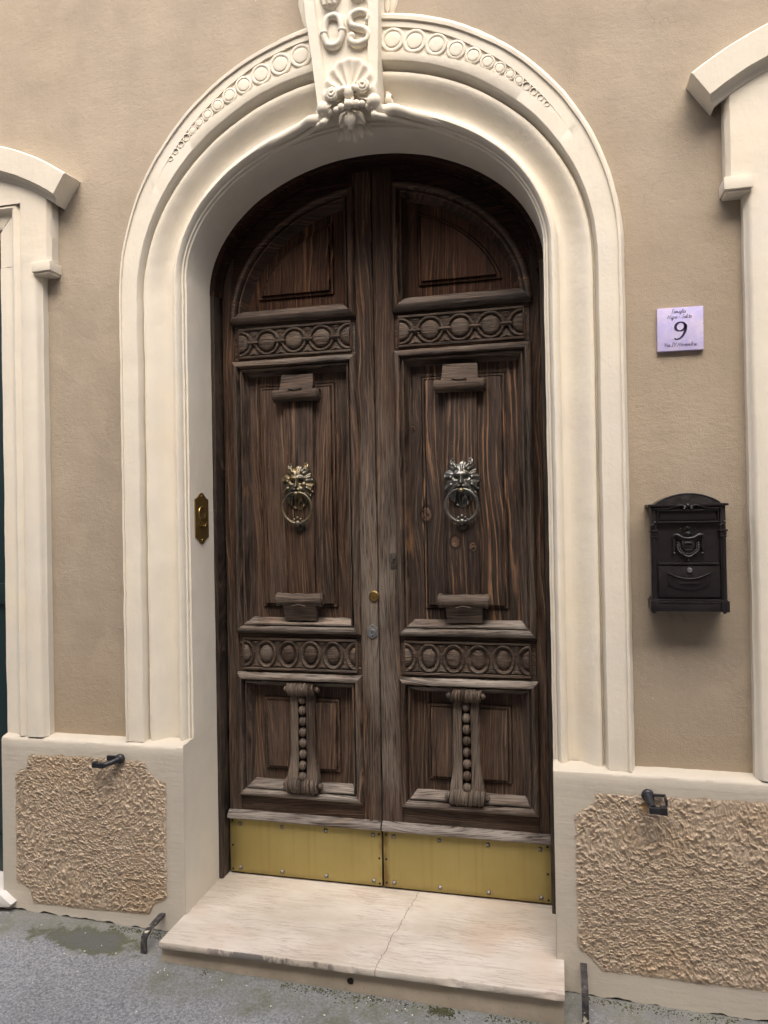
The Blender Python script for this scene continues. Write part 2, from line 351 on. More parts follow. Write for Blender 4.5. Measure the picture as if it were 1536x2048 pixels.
def m_tile():
    k = NT('lilac_tile'); P = k.P
    n = k.noise(P, 22, 4, 0.6); v = k.ss(k.math('ABSOLUTE', k.sub(k.noise(k.vadd(P, (2, 2, 2)), 16, 4, 0.6), 0.5)), 0, 0.02, 1, 0)
    c = k.mix(k.ss(n, 0.35, 0.7), (0.50, 0.46, 0.76), (0.60, 0.53, 0.73))
    c = k.mix(k.mul(v, 0.35), c, (0.72, 0.70, 0.82))
    k.bump(n, 0.1, 0.002)
    return k.fin(c, 0.32)
TILE = m_tile()
def m_plain(name, c, r=0.6, metal=0.0):
    k = NT(name); n = k.noise(k.P, 12, 3)
    return k.fin(k.mix(n, tuple(q*0.85 for q in c), tuple(q*1.15 for q in c)), r, metal)
INK = m_plain('dark_ink', (0.022, 0.016, 0.05), 0.4)
GREEN = m_plain('dark_green_paint', (0.006, 0.022, 0.024), 0.45)
WHITE = m_plain('white_stone', (0.62, 0.60, 0.57), 0.6)
OPP = m_plain('far_facade_plaster', (0.50, 0.42, 0.33), 0.9)
OPPW = m_plain('far_window_glass', (0.03, 0.035, 0.04), 0.1)


ORG = {}
def thing(name, label, cat, loc=(0, 0, 0), group=None):
    o = bpy.data.objects.new(name, None); COL.objects.link(o); o.location = loc; o.empty_display_size = 0.1
    o['label'] = label; o['category'] = cat; o['kind'] = 'thing'
    if group: o['group'] = group
    ORG[o.name] = Vector(loc)
    return o
def obj(name, geo, mat, parent=None, smooth=35, label=None):
    """geo = (verts, faces) in world metres -> one mesh object, parented without moving"""
    V, F = geo
    org = ORG[parent.name] if parent is not None else Vector((0, 0, 0))
    me = bpy.data.meshes.new(name)
    me.from_pydata([tuple(Vector(v) - org) for v in V], [], F)
    me.materials.append(mat)
    if smooth:
        me.shade_smooth(); me.set_sharp_from_angle(angle=radians(smooth))
    me.update()
    o = bpy.data.objects.new(name, me); COL.objects.link(o)
    if parent is not None: o.parent = parent; ORG[o.name] = org
    if label: o['label'] = label
    # children's meshes share the thing's frame; a sub-part's parent sits at the thing's origin too
    return o
def sub(name, geo, mat, part, smooth=35, label=None):
    root = part.parent if part.parent else part
    V, F = geo; org = ORG[root.name]
    o = obj(name, ([tuple(Vector(v)) for v in V], F), mat, None, smooth, label)
    me = o.data
    for v in me.vertices: v.co = v.co - org
    o.parent = part
    return o
def tag(o, label, cat, group=None, kind=None):
    if label: o['label'] = label
    if cat: o['category'] = cat
    if group: o['group'] = group
    o['kind'] = kind or o.get('kind') or 'thing'

class G:
    """collects shapes into (verts, faces)"""
    def __init__(s): s.V = []; s.F = []
    def get(s): return s.V, s.F
    def put(s, V, F):
        b = len(s.V); s.V += [tuple(v) for v in V]; s.F += [tuple(i + b for i in f) for f in F]; return s
    def box(s, x0, x1, y0, y1, z0, z1, bev=0.0, seg=2):
        bm = bmesh.new(); bmesh.ops.create_cube(bm, size=1)
        for v in bm.verts:
            v.co = Vector(((x0+x1)/2 + v.co.x*(x1-x0), (y0+y1)/2 + v.co.y*(y1-y0), (z0+z1)/2 + v.co.z*(z1-z0)))
        if bev: bmesh.ops.bevel(bm, geom=list(bm.edges), offset=bev, segments=seg, profile=0.6, affect='EDGES')
        return s.bm(bm)
    def bm(s, bm):
        bm.verts.index_update()
        V = [v.co.copy() for v in bm.verts]; F = [[v.index for v in f.verts] for f in bm.faces]; bm.free()
        return s.put(V, F)
    def grid(s, rows, closed_u=False, closed_v=False):
        """rows: list of equal-length point lists"""
        n, m = len(rows), len(rows[0]); V = [p for r in rows for p in r]; F = []
        for i in range(n if closed_v else n-1):
            for j in range(m if closed_u else m-1):
                a = i*m + j; b = i*m + (j+1) % m; c = ((i+1) % n)*m + (j+1) % m; d = ((i+1) % n)*m + j
                F.append((a, b, c, d))
        return s.put(V, F)
    def tube(s, path, r, n=10, caps=True, closed=False, sq=(1, 1)):
        P = [Vector(p) for p in path]; m = len(P)
        R = r if hasattr(r, '__len__') else [r]*m
        rows = []; up = None
        for i in range(m):
            if closed: t = P[(i+1) % m] - P[i-1]
            else: t = P[min(i+1, m-1)] - P[max(i-1, 0)]
            t.normalize()
            if up is None:
                up = Vector((0, 1, 0)) if abs(t.y) < 0.9 else Vector((0, 0, 1))
            a = up - t*up.dot(t)
            if a.length < 1e-5: a = t.orthogonal()
            a.normalize(); b = t.cross(a); up = a
            rows.append([P[i] + (a*cos(2*pi*q/n)*sq[0] + b*sin(2*pi*q/n)*sq[1])*R[i] for q in range(n)])
        s.grid(rows, closed_u=True, closed_v=closed)
        if caps and not closed:
            base = len(s.V) - m*n
            s.F.append(tuple(base + q for q in range(n))[::-1]); s.F.append(tuple(base + (m-1)*n + q for q in range(n)))
        return s
    def lathe(s, prof, c, axis='Y', n=20, sx=1.0, sz=1.0):
        """prof: list of (radius, along axis); axis Y points into the wall"""
        rows = []
        for (r, h) in prof:
            row = []
            for q in range(n):
                a = 2*pi*q/n
                if axis == 'Y': row.append((c[0] + r*cos(a)*sx, c[1] + h, c[2] + r*sin(a)*sz))
                elif axis == 'X': row.append((c[0] + h, c[1] + r*cos(a), c[2] + r*sin(a)))
                else: row.append((c[0] + r*cos(a), c[1] + r*sin(a), c[2] + h))
            rows.append(row)
        return s.grid(rows, closed_u=True)
    def ball(s, c, r, n=12, m=8, sq=(1, 1, 1)):
        rows = []
        for i in range(m+1):
            t = pi*i/m
            rows.append([(c[0] + r*sq[0]*max(sin(t), 1e-4)*cos(2*pi*q/n), c[1] + r*sq[1]*max(sin(t), 1e-4)*sin(2*pi*q/n), c[2] + r*sq[2]*cos(t)) for q in range(n)])
        return s.grid(rows, closed_u=True)
    def prism(s, poly, y0, y1, bev=0.0):
        """extrude an outline given in (x, z) from y0 (front) to y1"""
        bm = bmesh.new()
        f = bm.faces.new([bm.verts.new((x, y0, z)) for x, z in poly])
        r = bmesh.ops.extrude_face_region(bm, geom=[f])
        for v in r['geom']:
            if isinstance(v, bmesh.types.BMVert): v.co.y = y1
        bmesh.ops.recalc_face_normals(bm, faces=list(bm.faces))
        if bev:
            fe = [e for e in bm.edges if all(abs(v.co.y - y0) < 1e-6 for v in e.verts)]
            bmesh.ops.bevel(bm, geom=fe, offset=bev, segments=2, profile=0.6, affect='EDGES')
        return s.bm(bm)
def nz(x, y, z, sc, seed=0.0): return noise.noise(Vector((x*sc + seed, y*sc + seed*1.7, z*sc - seed)))
def wobble(geo, amp=0.0015, sc=9.0, seed=0.0, dirs=(1, 1, 1)):
    V, F = geo; out = []
    for v in V:
        d = noise.noise_vector(Vector((v[0]*sc + seed, v[1]*sc, v[2]*sc + seed)))
        e = noise.noise_vector(Vector((v[0]*sc*4 + seed, v[1]*sc*4 + 9, v[2]*sc*4)))
        out.append((v[0] + amp*(d.x + 0.35*e.x)*dirs[0], v[1] + amp*(d.y + 0.35*e.y)*dirs[1], v[2] + amp*(d.z + 0.35*e.z)*dirs[2]))
    return out, F
def in_poly(x, z, poly):
    c = False; j = len(poly) - 1
    for i in range(len(poly)):
        xi, zi = poly[i]; xj, zj = poly[j]
        if (zi > z) != (zj > z) and x < (xj - xi)*(z - zi)/(zj - zi) + xi: c = not c
        j = i
    return c
def lerp(a, b, t): return a + (b - a)*t
def sstep(a, b, x):
    t = max(0.0, min(1.0, (x-a)/(b-a))); return t*t*(3-2*t)

# ================================================================== STREET
WALL = 0.012                        # y of the plaster face
def gz(x, y):
    z = 0.035 - 0.02*max(-2.6, min(2.6, x))
    z += 0.012*sstep(-0.30, -0.06, y)*(1 if x < -0.7 else 0.6)
    if y < -0.4: z -= 0.02*min(1.5, (-y - 0.4))
    return z + 0.004*nz(x, y, 0, 5) + 0.002*nz(x, y, 1, 17)
def build_street():
    xs = [-40, -20, -8, -4] + [-2.6 + 0.03*i for i in range(int(4.6/0.03))] + [2.2, 4, 8, 20, 40]
    ys = [-5.0, -4.2, -3.2, -2.2, -1.5, -1.0] + [-0.8 + 0.02*i for i in range(43)] + [0.3]
    g = G().grid([[(x, y, gz(x, y)) for x in xs] for y in ys])
    o = obj('street', g.get(), ASPH, None, 80); o['kind'] = 'structure'
build_street()

# ================================================================== ARCH CURVES of the doorway
Z0 = 0.80
CURVES = [  # half width, arch height, springing height
    (0.712, 0.520, 2.670),   # opening edge
    (0.768, 0.622, 2.638),   # outer side of the roll
    (0.888, 0.797, 2.588),   # groove
    (0.990, 1.000, 2.608)]   # outer edge
XC = 0.0
def arch_pt(i, t):
    """t in 0..1 along left jamb, arch, right jamb"""
    a, b, z0 = CURVES[i]
    if t < 0.3: return XC - a, lerp(Z0, z0, t/0.3)
    if t > 0.7: return XC + a, lerp(z0, Z0, (t-0.7)/0.3)
    th = pi*(1 - (t-0.3)/0.4)
    return XC + a*cos(th), z0 + b*sin(th)
def arch_s(s, t):
    i = min(2, int(s)); f = s - i
    p, q = arch_pt(i, t), arch_pt(i+1, t)
    return lerp(p[0], q[0], f), lerp(p[1], q[1], f)
NT_T = [0.3*i/110 for i in range(110)] + [0.3 + 0.4*i/200 for i in range(201)] + [0.7 + 0.3*(i+1)/110 for i in range(110)]

# ================================================================== HOUSE WALL
house = thing('house_wall', 'tan plastered house wall with cream plinth and roughcast panels around the arched doorway', 'wall', (0, WALL, 0))
def build_wall():
    g = G()
    y0, y1 = WALL, 0.42
    def sheet(x0, x1, z0, z1): g.grid([[(x0, y0, z0), (x1, y0, z0)], [(x0, y0, z1), (x1, y0, z1)]])
    a, b, z0 = 0.95, 0.96, 2.60
    lft, rgt = -1.50, 1.56
    sheet(lft, -a, 0.3, z0); sheet(a, rgt, 0.3, z0)
    n = 40
    top = 7.0
    rows = [[], []]
    for i in range(n+1):
        th = pi*(1 - i/n); x = a*cos(th)
        rows[0].append((x, y0, z0 + b*sin(th))); rows[1].append((x, y0, top))
    g.grid(rows)
    sheet(lft, -a, z0, top); sheet(a, rgt, z0, top)
    sheet(-2.60, lft, 3.06, top); sheet(rgt, 2.60, 3.06, top)
    sheet(-12, -2.60, 0.0, top); sheet(2.60, 12, 0.0, top)
    obj('plaster', g.get(), TAN, house, 0)
    obj('light_block_wall', G().box(-12, 12, 0.42, 0.6, 0.0, 7.0).get(), OPP, house, 0)  # unseen slab added to stop sky light leaking in from behind
    # inner sides of the neighbouring openings
    for (a0, a1) in ((-2.6, lft), (rgt, 2.6)):
        obj('opening_reveal', G().grid([[(a0, y, 0.0), (a0, y, 3.06), (a1, y, 3.06), (a1, y, 0.0)] for y in (y0, 0.30)]).get(), CREAM, house, 20)
build_wall()

def plinth(x0, x1, endL, endR, seed):
    """painted plinth with sloped top; ragged lower edge"""
    nx = int((x1-x0)/0.012); rows = []
    prof = [(-0.050, None), (-0.050, 0.12), (-0.050, 0.25), (-0.050, 0.4), (-0.050, 0.55), (-0.050, 0.68), (-0.050, 0.755), (-0.0495, 0.784), (-0.046, 0.792), (-0.036, 0.797), (-0.012, 0.803), (0.03, 0.808)]
    for (y, z) in prof:
        row = []
        for i in range(nx+1):
            x = lerp(x0, x1, i/nx)
            if z is None:
                zz = gz(x, -0.05) + 0.004 + 0.010*nz(x, 0, 0, 14, seed) + 0.008*nz(x, 0, 0, 55, seed); yy = y - 0.004
            else:
                zz = z; yy = y
            yy += 0.0022*nz(x, 0, zz, 5, seed) + 0.0010*nz(x, 0, zz, 22, seed)
            zz += (0.0025*nz(x, 0, 3, 7, seed) + 0.0012*nz(x, 0, 3, 40, seed)) if z and z > 0.7 else 0
            row.append((x, yy, zz))
        rows.append(row)
    g = G().grid(rows)
    zs = [0.0, 0.12, 0.25, 0.4, 0.55, 0.68, 0.755, 0.784, 0.792, 0.797, 0.803]
    for xe, on in ((x0, endL), (x1, endR)):
        if on: g.put([(xe, p[0], p[1] if p[1] is not None else 0.0) for p in prof[:-1]] + [(xe, 0.05, 0.803), (xe, 0.05, 0.0)], [tuple(range(len(prof)+1))])
    o = obj('plinth', g.get(), PLINTH, house, 40)
    xr = x1 if x1 < 0 else x0
    rows = [[(xr + (-1 if xr > 0 else 1)*(0.0006 + 0.0014*nz(y, 0, z, 6, seed)*(0 if j in (0,) else 1)), y, z) for j, y in enumerate([-0.050, -0.046, -0.03, 0.0, 0.05, 0.10, 0.15, 0.20, 0.25, 0.30])] for z in [0.0, 0.1, 0.2, 0.3, 0.4, 0.5, 0.6, 0.7, 0.784, 0.803]]
    sub('plinth_return', G().grid(rows).get(), CREAM, o, 40)
    return o
pl_l = plinth(-1.556, -0.7125, True, True, 1.0)
pl_r = plinth(0.7125, 2.6, True, True, 5.0)

def roughcast(poly, part, seed, step=0.0022):
    xs = [p[0] for p in poly]; zs = [p[1] for p in poly]
    x0, x1, z0, z1 = min(xs), max(xs), min(zs), max(zs)
    nx = int((x1-x0)/step); nzn = int((z1-z0)/step)
    idx = {}; V = []; F = []
    segs = [(poly[i], poly[(i+1) % len(poly)]) for i in range(len(poly))]
    def edge_d(x, z):
        best = 9
        for (ax, az), (bx, bz) in segs:
            dx, dz = bx-ax, bz-az; t = max(0, min(1, ((x-ax)*dx + (z-az)*dz)/(dx*dx+dz*dz)))
            best = min(best, hypot(x-ax-dx*t, z-az-dz*t))
        return best
    N = noise.noise
    for j in range(nzn+1):
        z = z0 + (z1-z0)*j/nzn
        for i in range(nx+1):
            x = x0 + (x1-x0)*i/nx
            jx = x + 0.006*N(Vector((x*40, z*40, seed))); jz = z + 0.006*N(Vector((x*40, z*40, seed+7)))
            if not in_poly(jx, jz, poly): continue
            # trowel-pulled crests: broken ridges, wider than tall, drawn along slanting strokes
            wx = x + 0.010*N(Vector((x*34, z*34, seed+3))); wz = z + 0.009*N(Vector((x*34, z*34, seed+11)))
            sl = wz + 0.22*wx*N(Vector((x*3, z*3, seed+40)))
            r1 = max(0, 1 - abs(N(Vector((wx*50, sl*68, seed))))*2.1)
            r2 = max(0, 1 - abs(N(Vector((wx*118, sl*145, seed+5))))*2.0)
            lump = max(0, N(Vector((wx*78, sl*100, seed+50))))
            b = max(0, min(1, 0.5 + 0.9*N(Vector((x*17, z*21, seed+20)))))
            brk = max(0, min(1, 0.55 + 1.3*N(Vector((x*60, z*60, seed+30)))))
            h = 0.0072*r1**2.6*brk*(0.3 + 0.8*b) + 0.0056*r2**2.2*(0.35 + 0.5*r1 + 0.3*brk) + 0.0030*lump**1.3 + 0.0014*N(Vector((x*230, z*230, seed))) + 0.0016*N(Vector((x*105, z*105, seed+60)))
            e = sstep(0.0, 0.012, edge_d(x, z)) if min(x-x0, x1-x, z-z0, z1-z) < 0.09 else 1.0
            h = h*(0.35 + 0.65*e) + 0.0008
            idx[(i, j)] = len(V)
            V.append((x, -0.0505 - h, z + 0.55*h))
    for j in range(nzn):
        for i in range(nx):
            q = [idx.get((i, j)), idx.get((i+1, j)), idx.get((i+1, j+1)), idx.get((i, j+1))]
            if None not in q: F.append(tuple(q))
    return sub('roughcast_panel', (V, F), ROUGH, part, 180)
roughcast([(-1.415, 0.728), (-1.150, 0.735), (-0.881, 0.730), (-0.866, 0.695), (-0.831, 0.664), (-0.788, 0.651), (-0.788, 0.50), (-0.789, 0.192), (-0.848, 0.160), (-0.870, 0.119), (-1.14, 0.112), (-1.410, 0.112), (-1.425, 0.165), (-1.493, 0.201), (-1.489, 0.645), (-1.440, 0.668), (-1.432, 0.700)], pl_l, 2.0)
roughcast([(0.853, 0.726), (0.848, 0.690), (0.781, 0.648), (0.783, 0.40), (0.786, 0.185), (0.829, 0.157), (0.862, 0.114), (1.385, 0.112), (1.72, 0.112), (1.72, 0.734), (1.398, 0.733)], pl_r, 31.0)

# ================================================================== DOOR SURROUND
surround = thing('door_surround', 'cream moulded arch surround with ring frieze and shell keystone around the old door', 'door surround', (0, 0, Z0))
SC, FR = 2.455, 0.212                 # centre of the ring frieze and its half width (in profile units)
def fr_w(t):                          # 0 at the tails of the frieze, 1 towards the crown
    th = abs((t-0.5)/0.4)             # 0 crown .. 0.5 springing
    return max(0.0, min(1.0, (0.345 - th)/0.235))
def build_surround():
    P = [(0.0, 0.250), (0.0, 0.150), (0.0, 0.045), (0.025, 0.038), (0.15, 0.036), (0.165, 0.037), (0.175, 0.026), (0.30, 0.024), (0.315, 0.027), (0.33, 0.018), (0.42, 0.006), (0.54, 0.000), (0.66, 0.000), (0.80, 0.006), (0.92, 0.018), (0.98, 0.033),
         (1.03, 0.036), (1.12, 0.038), (1.22, 0.036), (1.34, 0.029), (1.46, 0.018), (1.58, 0.006), (1.70, -0.004), (1.80, -0.010), (1.88, -0.011), (1.94, -0.008), (1.965, 0.002),
         (1.98, 0.014), (2.02, 0.014), (2.035, 0.000), (2.055, -0.006), (2.085, -0.020), (2.105, -0.028), (2.12, -0.030)]
    Q = [(2.78, -0.030), (2.785, -0.037), (2.845, -0.038), (2.855, -0.026), (2.885, -0.025), (2.895, -0.018), (2.97, -0.004), (3.0, 0.004), (3.0, 0.02)]
    rows = []
    for t in NT_T:
        w = fr_w(t)*FR; d = 0.0065*sstep(0.0, 0.6, fr_w(t))
        mid = [(SC - w - 0.001, -0.030), (SC - w*0.985, -0.030 + d), (SC, -0.030 + d), (SC + w*0.985, -0.030 + d), (SC + w + 0.001, -0.030)]
        row = []
        for (s, y) in P + mid + Q:
            x_, z_ = arch_s(s, t)
            # hand-run plaster: edges and fillets waver and are nicked here and there
            ed = max(exp(-((s-2.98)/0.05)**2), exp(-((s-2.85)/0.02)**2)*0.5, exp(-((s-2.0)/0.05)**2)*0.5, exp(-((s-0.3)/0.05)**2)*0.6, exp(-(s/0.05)**2)*0.7)
            nn = 0.6*nz(x_, s, z_, 24, 3) + 0.7*max(0, nz(x_, s, z_, 60, 8) - 0.25)*2
            y += ed*0.0022*nn; ds = ed*0.014*nn
            x_, z_ = arch_s(max(0, min(3, s - ds)), t)
            row.append((x_, y, z_))
        rows.append(row)
    return obj('architrave', wobble(G().grid(rows).get(), 0.0016, 8, 3), CREAM, surround, 38)
build_surround()
def ring_chain():
    """rings and discs, shrinking towards the tails"""
    for sgn in (-1, 1):
        th = 0.062
        while th < 0.30:
            t = 0.5 + sgn*th*0.4
            w = fr_w(t)
            x, z = arch_s(SC, t); xa, za = arch_s(SC - FR, t); xb, zb = arch_s(SC + FR, t)
            R = hypot(xb-xa, zb-za)/2*(0.10 + 0.90*w)*0.97
            x2, z2 = arch_s(SC, t + 0.0005)
            tx, tz = x2-x, z2-z; l = hypot(tx, tz); tx /= l; tz /= l
            yb = -0.030 + 0.0065*sstep(0.0, 0.6, w)
            hh = 0.0062 if w > 0.6 else 0.0022 + 0.004*w/0.6
            if R < 0.010: break
            def loc(u, v): return (x + tx*u - tz*v, z + tz*u + tx*v)
            n = 26; g = G(); rows = []
            for q in range(n):
                a = 2*pi*q/n; row = []
                for (rr, yy) in ((R, yb + 0.001), (R*0.99, yb - hh*0.75), (R*0.94, yb - hh), (R*0.76, yb - hh), (R*0.70, yb - hh*0.55), (R*0.69, yb - hh*0.45)):
                    px, pz = loc(rr*cos(a), rr*sin(a)); row.append((px, yy, pz))
                rows.append(row)
            g.grid(rows, closed_v=True)
            obj('ring', wobble(g.get(), 0.0008, 30, th*50), CREAM, surround, 50)
            if R > 0.017:
                g = G(); rows = []
                for (rr, yy) in ((R*0.70, yb - hh*0.45), (R*0.655, yb - hh*0.50), (R*0.63, yb - hh*0.85), (R*0.58, yb - hh*0.98), (R*0.3, yb - hh*1.0), (0.0005, yb - hh)):
                    rows.append([(*[loc(rr*cos(2*pi*q/18), rr*sin(2*pi*q/18))[0], yy, loc(rr*cos(2*pi*q/18), rr*sin(2*pi*q/18))[1]],) for q in range(18)])
                obj('disc', wobble(g.grid(rows, closed_u=True).get(), 0.0006, 30, th*20), CREAM, surround, 50)
            # step one ring further along the arc
            arc = hypot(arch_s(SC, t + sgn*0.001)[0] - x, arch_s(SC, t + sgn*0.001)[1] - z)/0.001
            th += max(0.012, (1.90*R)/arc/0.4)
ring_chain()

def build_keystone():
    M0 = Vector((0.745, 0, 1.69)); KS = 1.0176
    def fit(geo):                       # the block stands 45 mm nearer the wall than it was first measured
        return [(0.745 + (v[0]-0.745)*KS, v[1] + 0.045, 1.69 + (v[2]-1.69)*KS) for v in geo[0]], geo[1]
    def sub(name, geo, mat, part, smooth=35): return globals()['sub'](name, fit(geo), mat, part, smooth)
    y_f, y_b = -0.125, 0.03
    def edges(z):                                   # left and right front edges of the block
        t = (z - 3.20)/(3.60 - 3.20)
        return lerp(-0.083, -0.130, t), lerp(0.142, 0.152, t)
    g = G(); rows = []
    for i in range(25):
        z = lerp(3.185, 3.90, i/24); l, r = edges(z); b = 0.036
        yf = y_f - 0.012*sstep(3.3, 3.9, z)
        rows.append([(l - 0.006, y_b, z), (l - 0.004, yf + 0.012, z), (l, yf, z), (l + b, yf, z), (l + b + 0.006, yf + 0.016, z), ((l+r)/2, yf + 0.018, z),
                     (r - b - 0.006, yf + 0.016, z), (r - b, yf, z), (r, yf, z), (r + 0.002, yf + 0.012, z), (r + 0.004, y_b, z)])
    g.grid(rows)
    l, r = edges(3.185)
    g.put([(l - 0.006, y_b, 3.185), (l, y_f, 3.185), (r, y_f, 3.185), (r + 0.004, y_b, 3.185)], [(0, 1, 2, 3)])
    key = obj('keystone', fit(wobble(g.get(), 0.002, 12, 4)), CREAM, surround, 40)
    yf = y_f + 0.010
    # letter O: an oval band with two crosswise cuffs
    def path_o(cx, cz, a, b): return [(cx + a*(abs(cos(q))**0.8)*(1 if cos(q) > 0 else -1), yf, cz + b*(abs(sin(q))**0.8)*(1 if sin(q) > 0 else -1)) for q in [2*pi*i/36 for i in range(36)]]
    g = G().tube(path_o(-0.022, 3.478, 0.034, 0.056), 0.0125, 10, closed=True, sq=(1.3, 1))
    for dx in (-0.034, 0.034): g.ball((-0.022 + dx, yf - 0.004, 3.478 - 0.004), 0.0165, sq=(1, 0.9, 0.62))
    g.ball((-0.022, yf + 0.012, 3.478), 0.03, sq=(0.8, 0.3, 1.4))
    sub('letter', wobble(g.get(), 0.002, 40, 1), CREAM, key, 60)
    # letter S
    sp = [(0.037, -0.034), (0.030, -0.050), (0.008, -0.060), (-0.020, -0.055), (-0.036, -0.036), (-0.033, -0.014), (-0.012, 0.001), (0.014, 0.008)]
    S_pts = [(0.036, 0.028), (0.034, 0.043), (0.020, 0.055), (-0.003, 0.059), (-0.027, 0.050), (-0.034, 0.030), (-0.025, 0.012), (0.0, 0.0), (0.024, -0.012), (0.034, -0.032), (0.024, -0.051), (0.0, -0.058), (-0.022, -0.052), (-0.034, -0.036), (-0.030, -0.022)]
    def smooth_path(pts, n=5):
        out = []
        for i in range(len(pts)-1):
            p0, p1, p2, p3 = pts[max(i-1, 0)], pts[i], pts[i+1], pts[min(i+2, len(pts)-1)]
            for k in range(n):
                t = k/n
                out.append(tuple(0.5*((2*p1[d]) + (-p0[d]+p2[d])*t + (2*p0[d]-5*p1[d]+4*p2[d]-p3[d])*t*t + (-p0[d]+3*p1[d]-3*p2[d]+p3[d])*t**3) for d in range(len(p1))))
        out.append(pts[-1]); return out
    S_s = smooth_path(S_pts)
    g = G().tube([(0.078 + a*1.05, yf, 3.472 + b) for a, b in S_s], 0.0128, 10, sq=(1.3, 1))
    g.ball((0.078 + 0.036, yf, 3.472 + 0.024), 0.016, sq=(1, 1, 0.9)); g.ball((0.078 - 0.030, yf, 3.472 - 0.024), 0.015)
    sub('letter', wobble(g.get(), 0.002, 40, 8), CREAM, key, 60)
    # carved leaves above the letters, cut by the edge of the picture
    for (cx, cz, a, b) in ((-0.03, 3.615, 0.045, 0.055), (0.078, 3.625, 0.046, 0.058)):
        g = G().ball((cx, yf + 0.002, cz), 1.0, 18, 12, (a, 0.022, b))
        for q in (-1, 0, 1): g.tube([(cx + q*0.02, yf - 0.016, cz - b*0.8), (cx + q*0.024, yf - 0.024, cz), (cx + q*0.02, yf - 0.014, cz + b*0.9)], 0.007)
        sub('carved_leaf', wobble(g.get(), 0.002, 40, cz), CREAM, key, 60)
    # scallop shell, hollow side out
    cx, cz, n = 0.038, 3.232, 96
    rows = []
    for k in range(15):
        f = k/14; row = []
        for q in range(n+1):
            a = radians(-22) + radians(224)*q/n
            ph = (a - pi/2)/radians(224)*9
            sc = 0.5 + 0.5*cos(2*pi*ph)              # 1 in the middle of a flute, 0 on a rib
            R = 0.100*(1 + 0.04*sc)
            rr = 0.014 + (R - 0.014)*min(1, f*1.05)
            y = y_f + 0.014 - 0.004 - 0.026*f**2.2 - 0.007*(1 - sc)**1.5*sin(pi*min(1, 0.15 + f*0.8)) - 0.010*(1-f)**2
            if k == 13: y += 0.006
            if k == 14: y = y_f + 0.018
            row.append((cx + rr*cos(a)*1.03, y, cz + rr*sin(a)*1.30))
        rows.append(row)
    sub('shell', wobble(G().grid(rows).get(), 0.0014, 30, 2), CREAM, key, 50)
    # scroll pair at the hinge of the shell
    for s in (-1, 1):
        ccx, ccz = cx + s*0.060 - 0.004, 3.243 + 0.006*s
        sp = [(ccx + s*0.021*(1-0.8*q/30)*cos(q*0.42 + 2.4), yf - 0.022 - 0.0003*q, ccz + 0.023*(1-0.8*q/30)*sin(q*0.42 + 2.4)) for q in range(31)]
        g = G().tube(sp, [0.009 - 0.0001*q for q in range(31)], 8).ball((ccx, yf - 0.022, ccz), 0.011)
        g.tube([(cx, yf - 0.018, 3.240), (cx + s*0.020, yf - 0.024, 3.246), (cx + s*0.042, yf - 0.022, 3.238)], 0.012, 8)
        g.ball((ccx, yf - 0.004, ccz), 0.027, sq=(1, 0.5, 1))
        sub('scroll', wobble(g.get(), 0.0014, 40, s), CREAM, key, 60)
    g = G().ball((cx, yf - 0.020, 3.236), 0.019, sq=(1.1, 0.8, 1.2)).tube([(cx - 0.010, yf - 0.012, 3.225), (cx - 0.012, yf - 0.016, 3.195)], 0.008, 8).tube([(cx + 0.010, yf - 0.012, 3.225), (cx + 0.012, yf - 0.016, 3.195)], 0.008, 8)
    sub('shell_hinge', wobble(g.get(), 0.0014, 40, 9), CREAM, key, 60)
    # string of pearls
    for dx, dz, r in ((0, 0, 0.0165), (-0.028, -0.008, 0.0135), (0.030, -0.004, 0.0145), (-0.046, -0.015, 0.0115), (0.050, -0.006, 0.012)):
        sub('pearl', G().ball((cx + dx, -0.140, 3.188 + dz), r).get(), CREAM, key, 80)
    # big volutes that run out into the roll of the arch
    for s in (-1, 1):
        vx, vz = (cx - 0.100, 3.196) if s < 0 else (cx + 0.089, 3.196)
        g = G().ball((vx, -0.118, vz), 0.026, 16, 10, (1.05, 0.95, 1.0)).ball((vx + s*0.004, -0.095, vz - 0.016), 0.026, 14, 9, (0.95, 1.2, 1.1))
        g.ball((vx - s*0.020, -0.112, vz - 0.012), 0.015, 12, 8)
        sub('volute', wobble(g.get(), 0.0016, 30, s*3), CREAM, key, 60)
        # the roll of the arch and the fillet under it sweep up into the volute
        def on_roll(sv, dx, y):
            best = min((abs(arch_s(sv, 0.5 + s*q*0.0005)[0] - dx), q) for q in range(0, 240))[1]
            x_, z_ = arch_s(sv, 0.5 + s*best*0.0005); return (x_, y, z_)
        v0 = fit(([(vx, -0.105, vz - 0.006), (vx + s*0.014, -0.080, vz - 0.018)], []))[0]
        e1 = (v0[0][0] + s*0.065, -0.030, lerp(v0[1][2], on_roll(0.6, v0[0][0] + s*0.1, 0)[2], 0.55))
        pth = [v0[0], v0[1], e1, on_roll(0.6, v0[0][0] + s*0.11, 0.004), on_roll(0.6, v0[0][0] + s*0.17, 0.016), on_roll(0.6, v0[0][0] + s*0.26, 0.022)]
        def spl(pts, n=6):
            out = []
            for i in range(len(pts)-1):
                p0, p1, p2, p3 = pts[max(i-1, 0)], pts[i], pts[i+1], pts[min(i+2, len(pts)-1)]
                for k in range(n):
                    t = k/n; out.append(tuple(0.5*((2*p1[d]) + (-p0[d]+p2[d])*t + (2*p0[d]-5*p1[d]+4*p2[d]-p3[d])*t*t + (-p0[d]+3*p1[d]-3*p2[d]+p3[d])*t**3) for d in range(3)))
            out.append(pts[-1]); return out
        P_ = spl(pth); g = G().tube(P_, [lerp(0.026, 0.019, min(1, k/14)) for k in range(len(P_))], 12)
        w0 = fit(([(vx - s*0.004, -0.100, vz - 0.030)], []))[0][0]
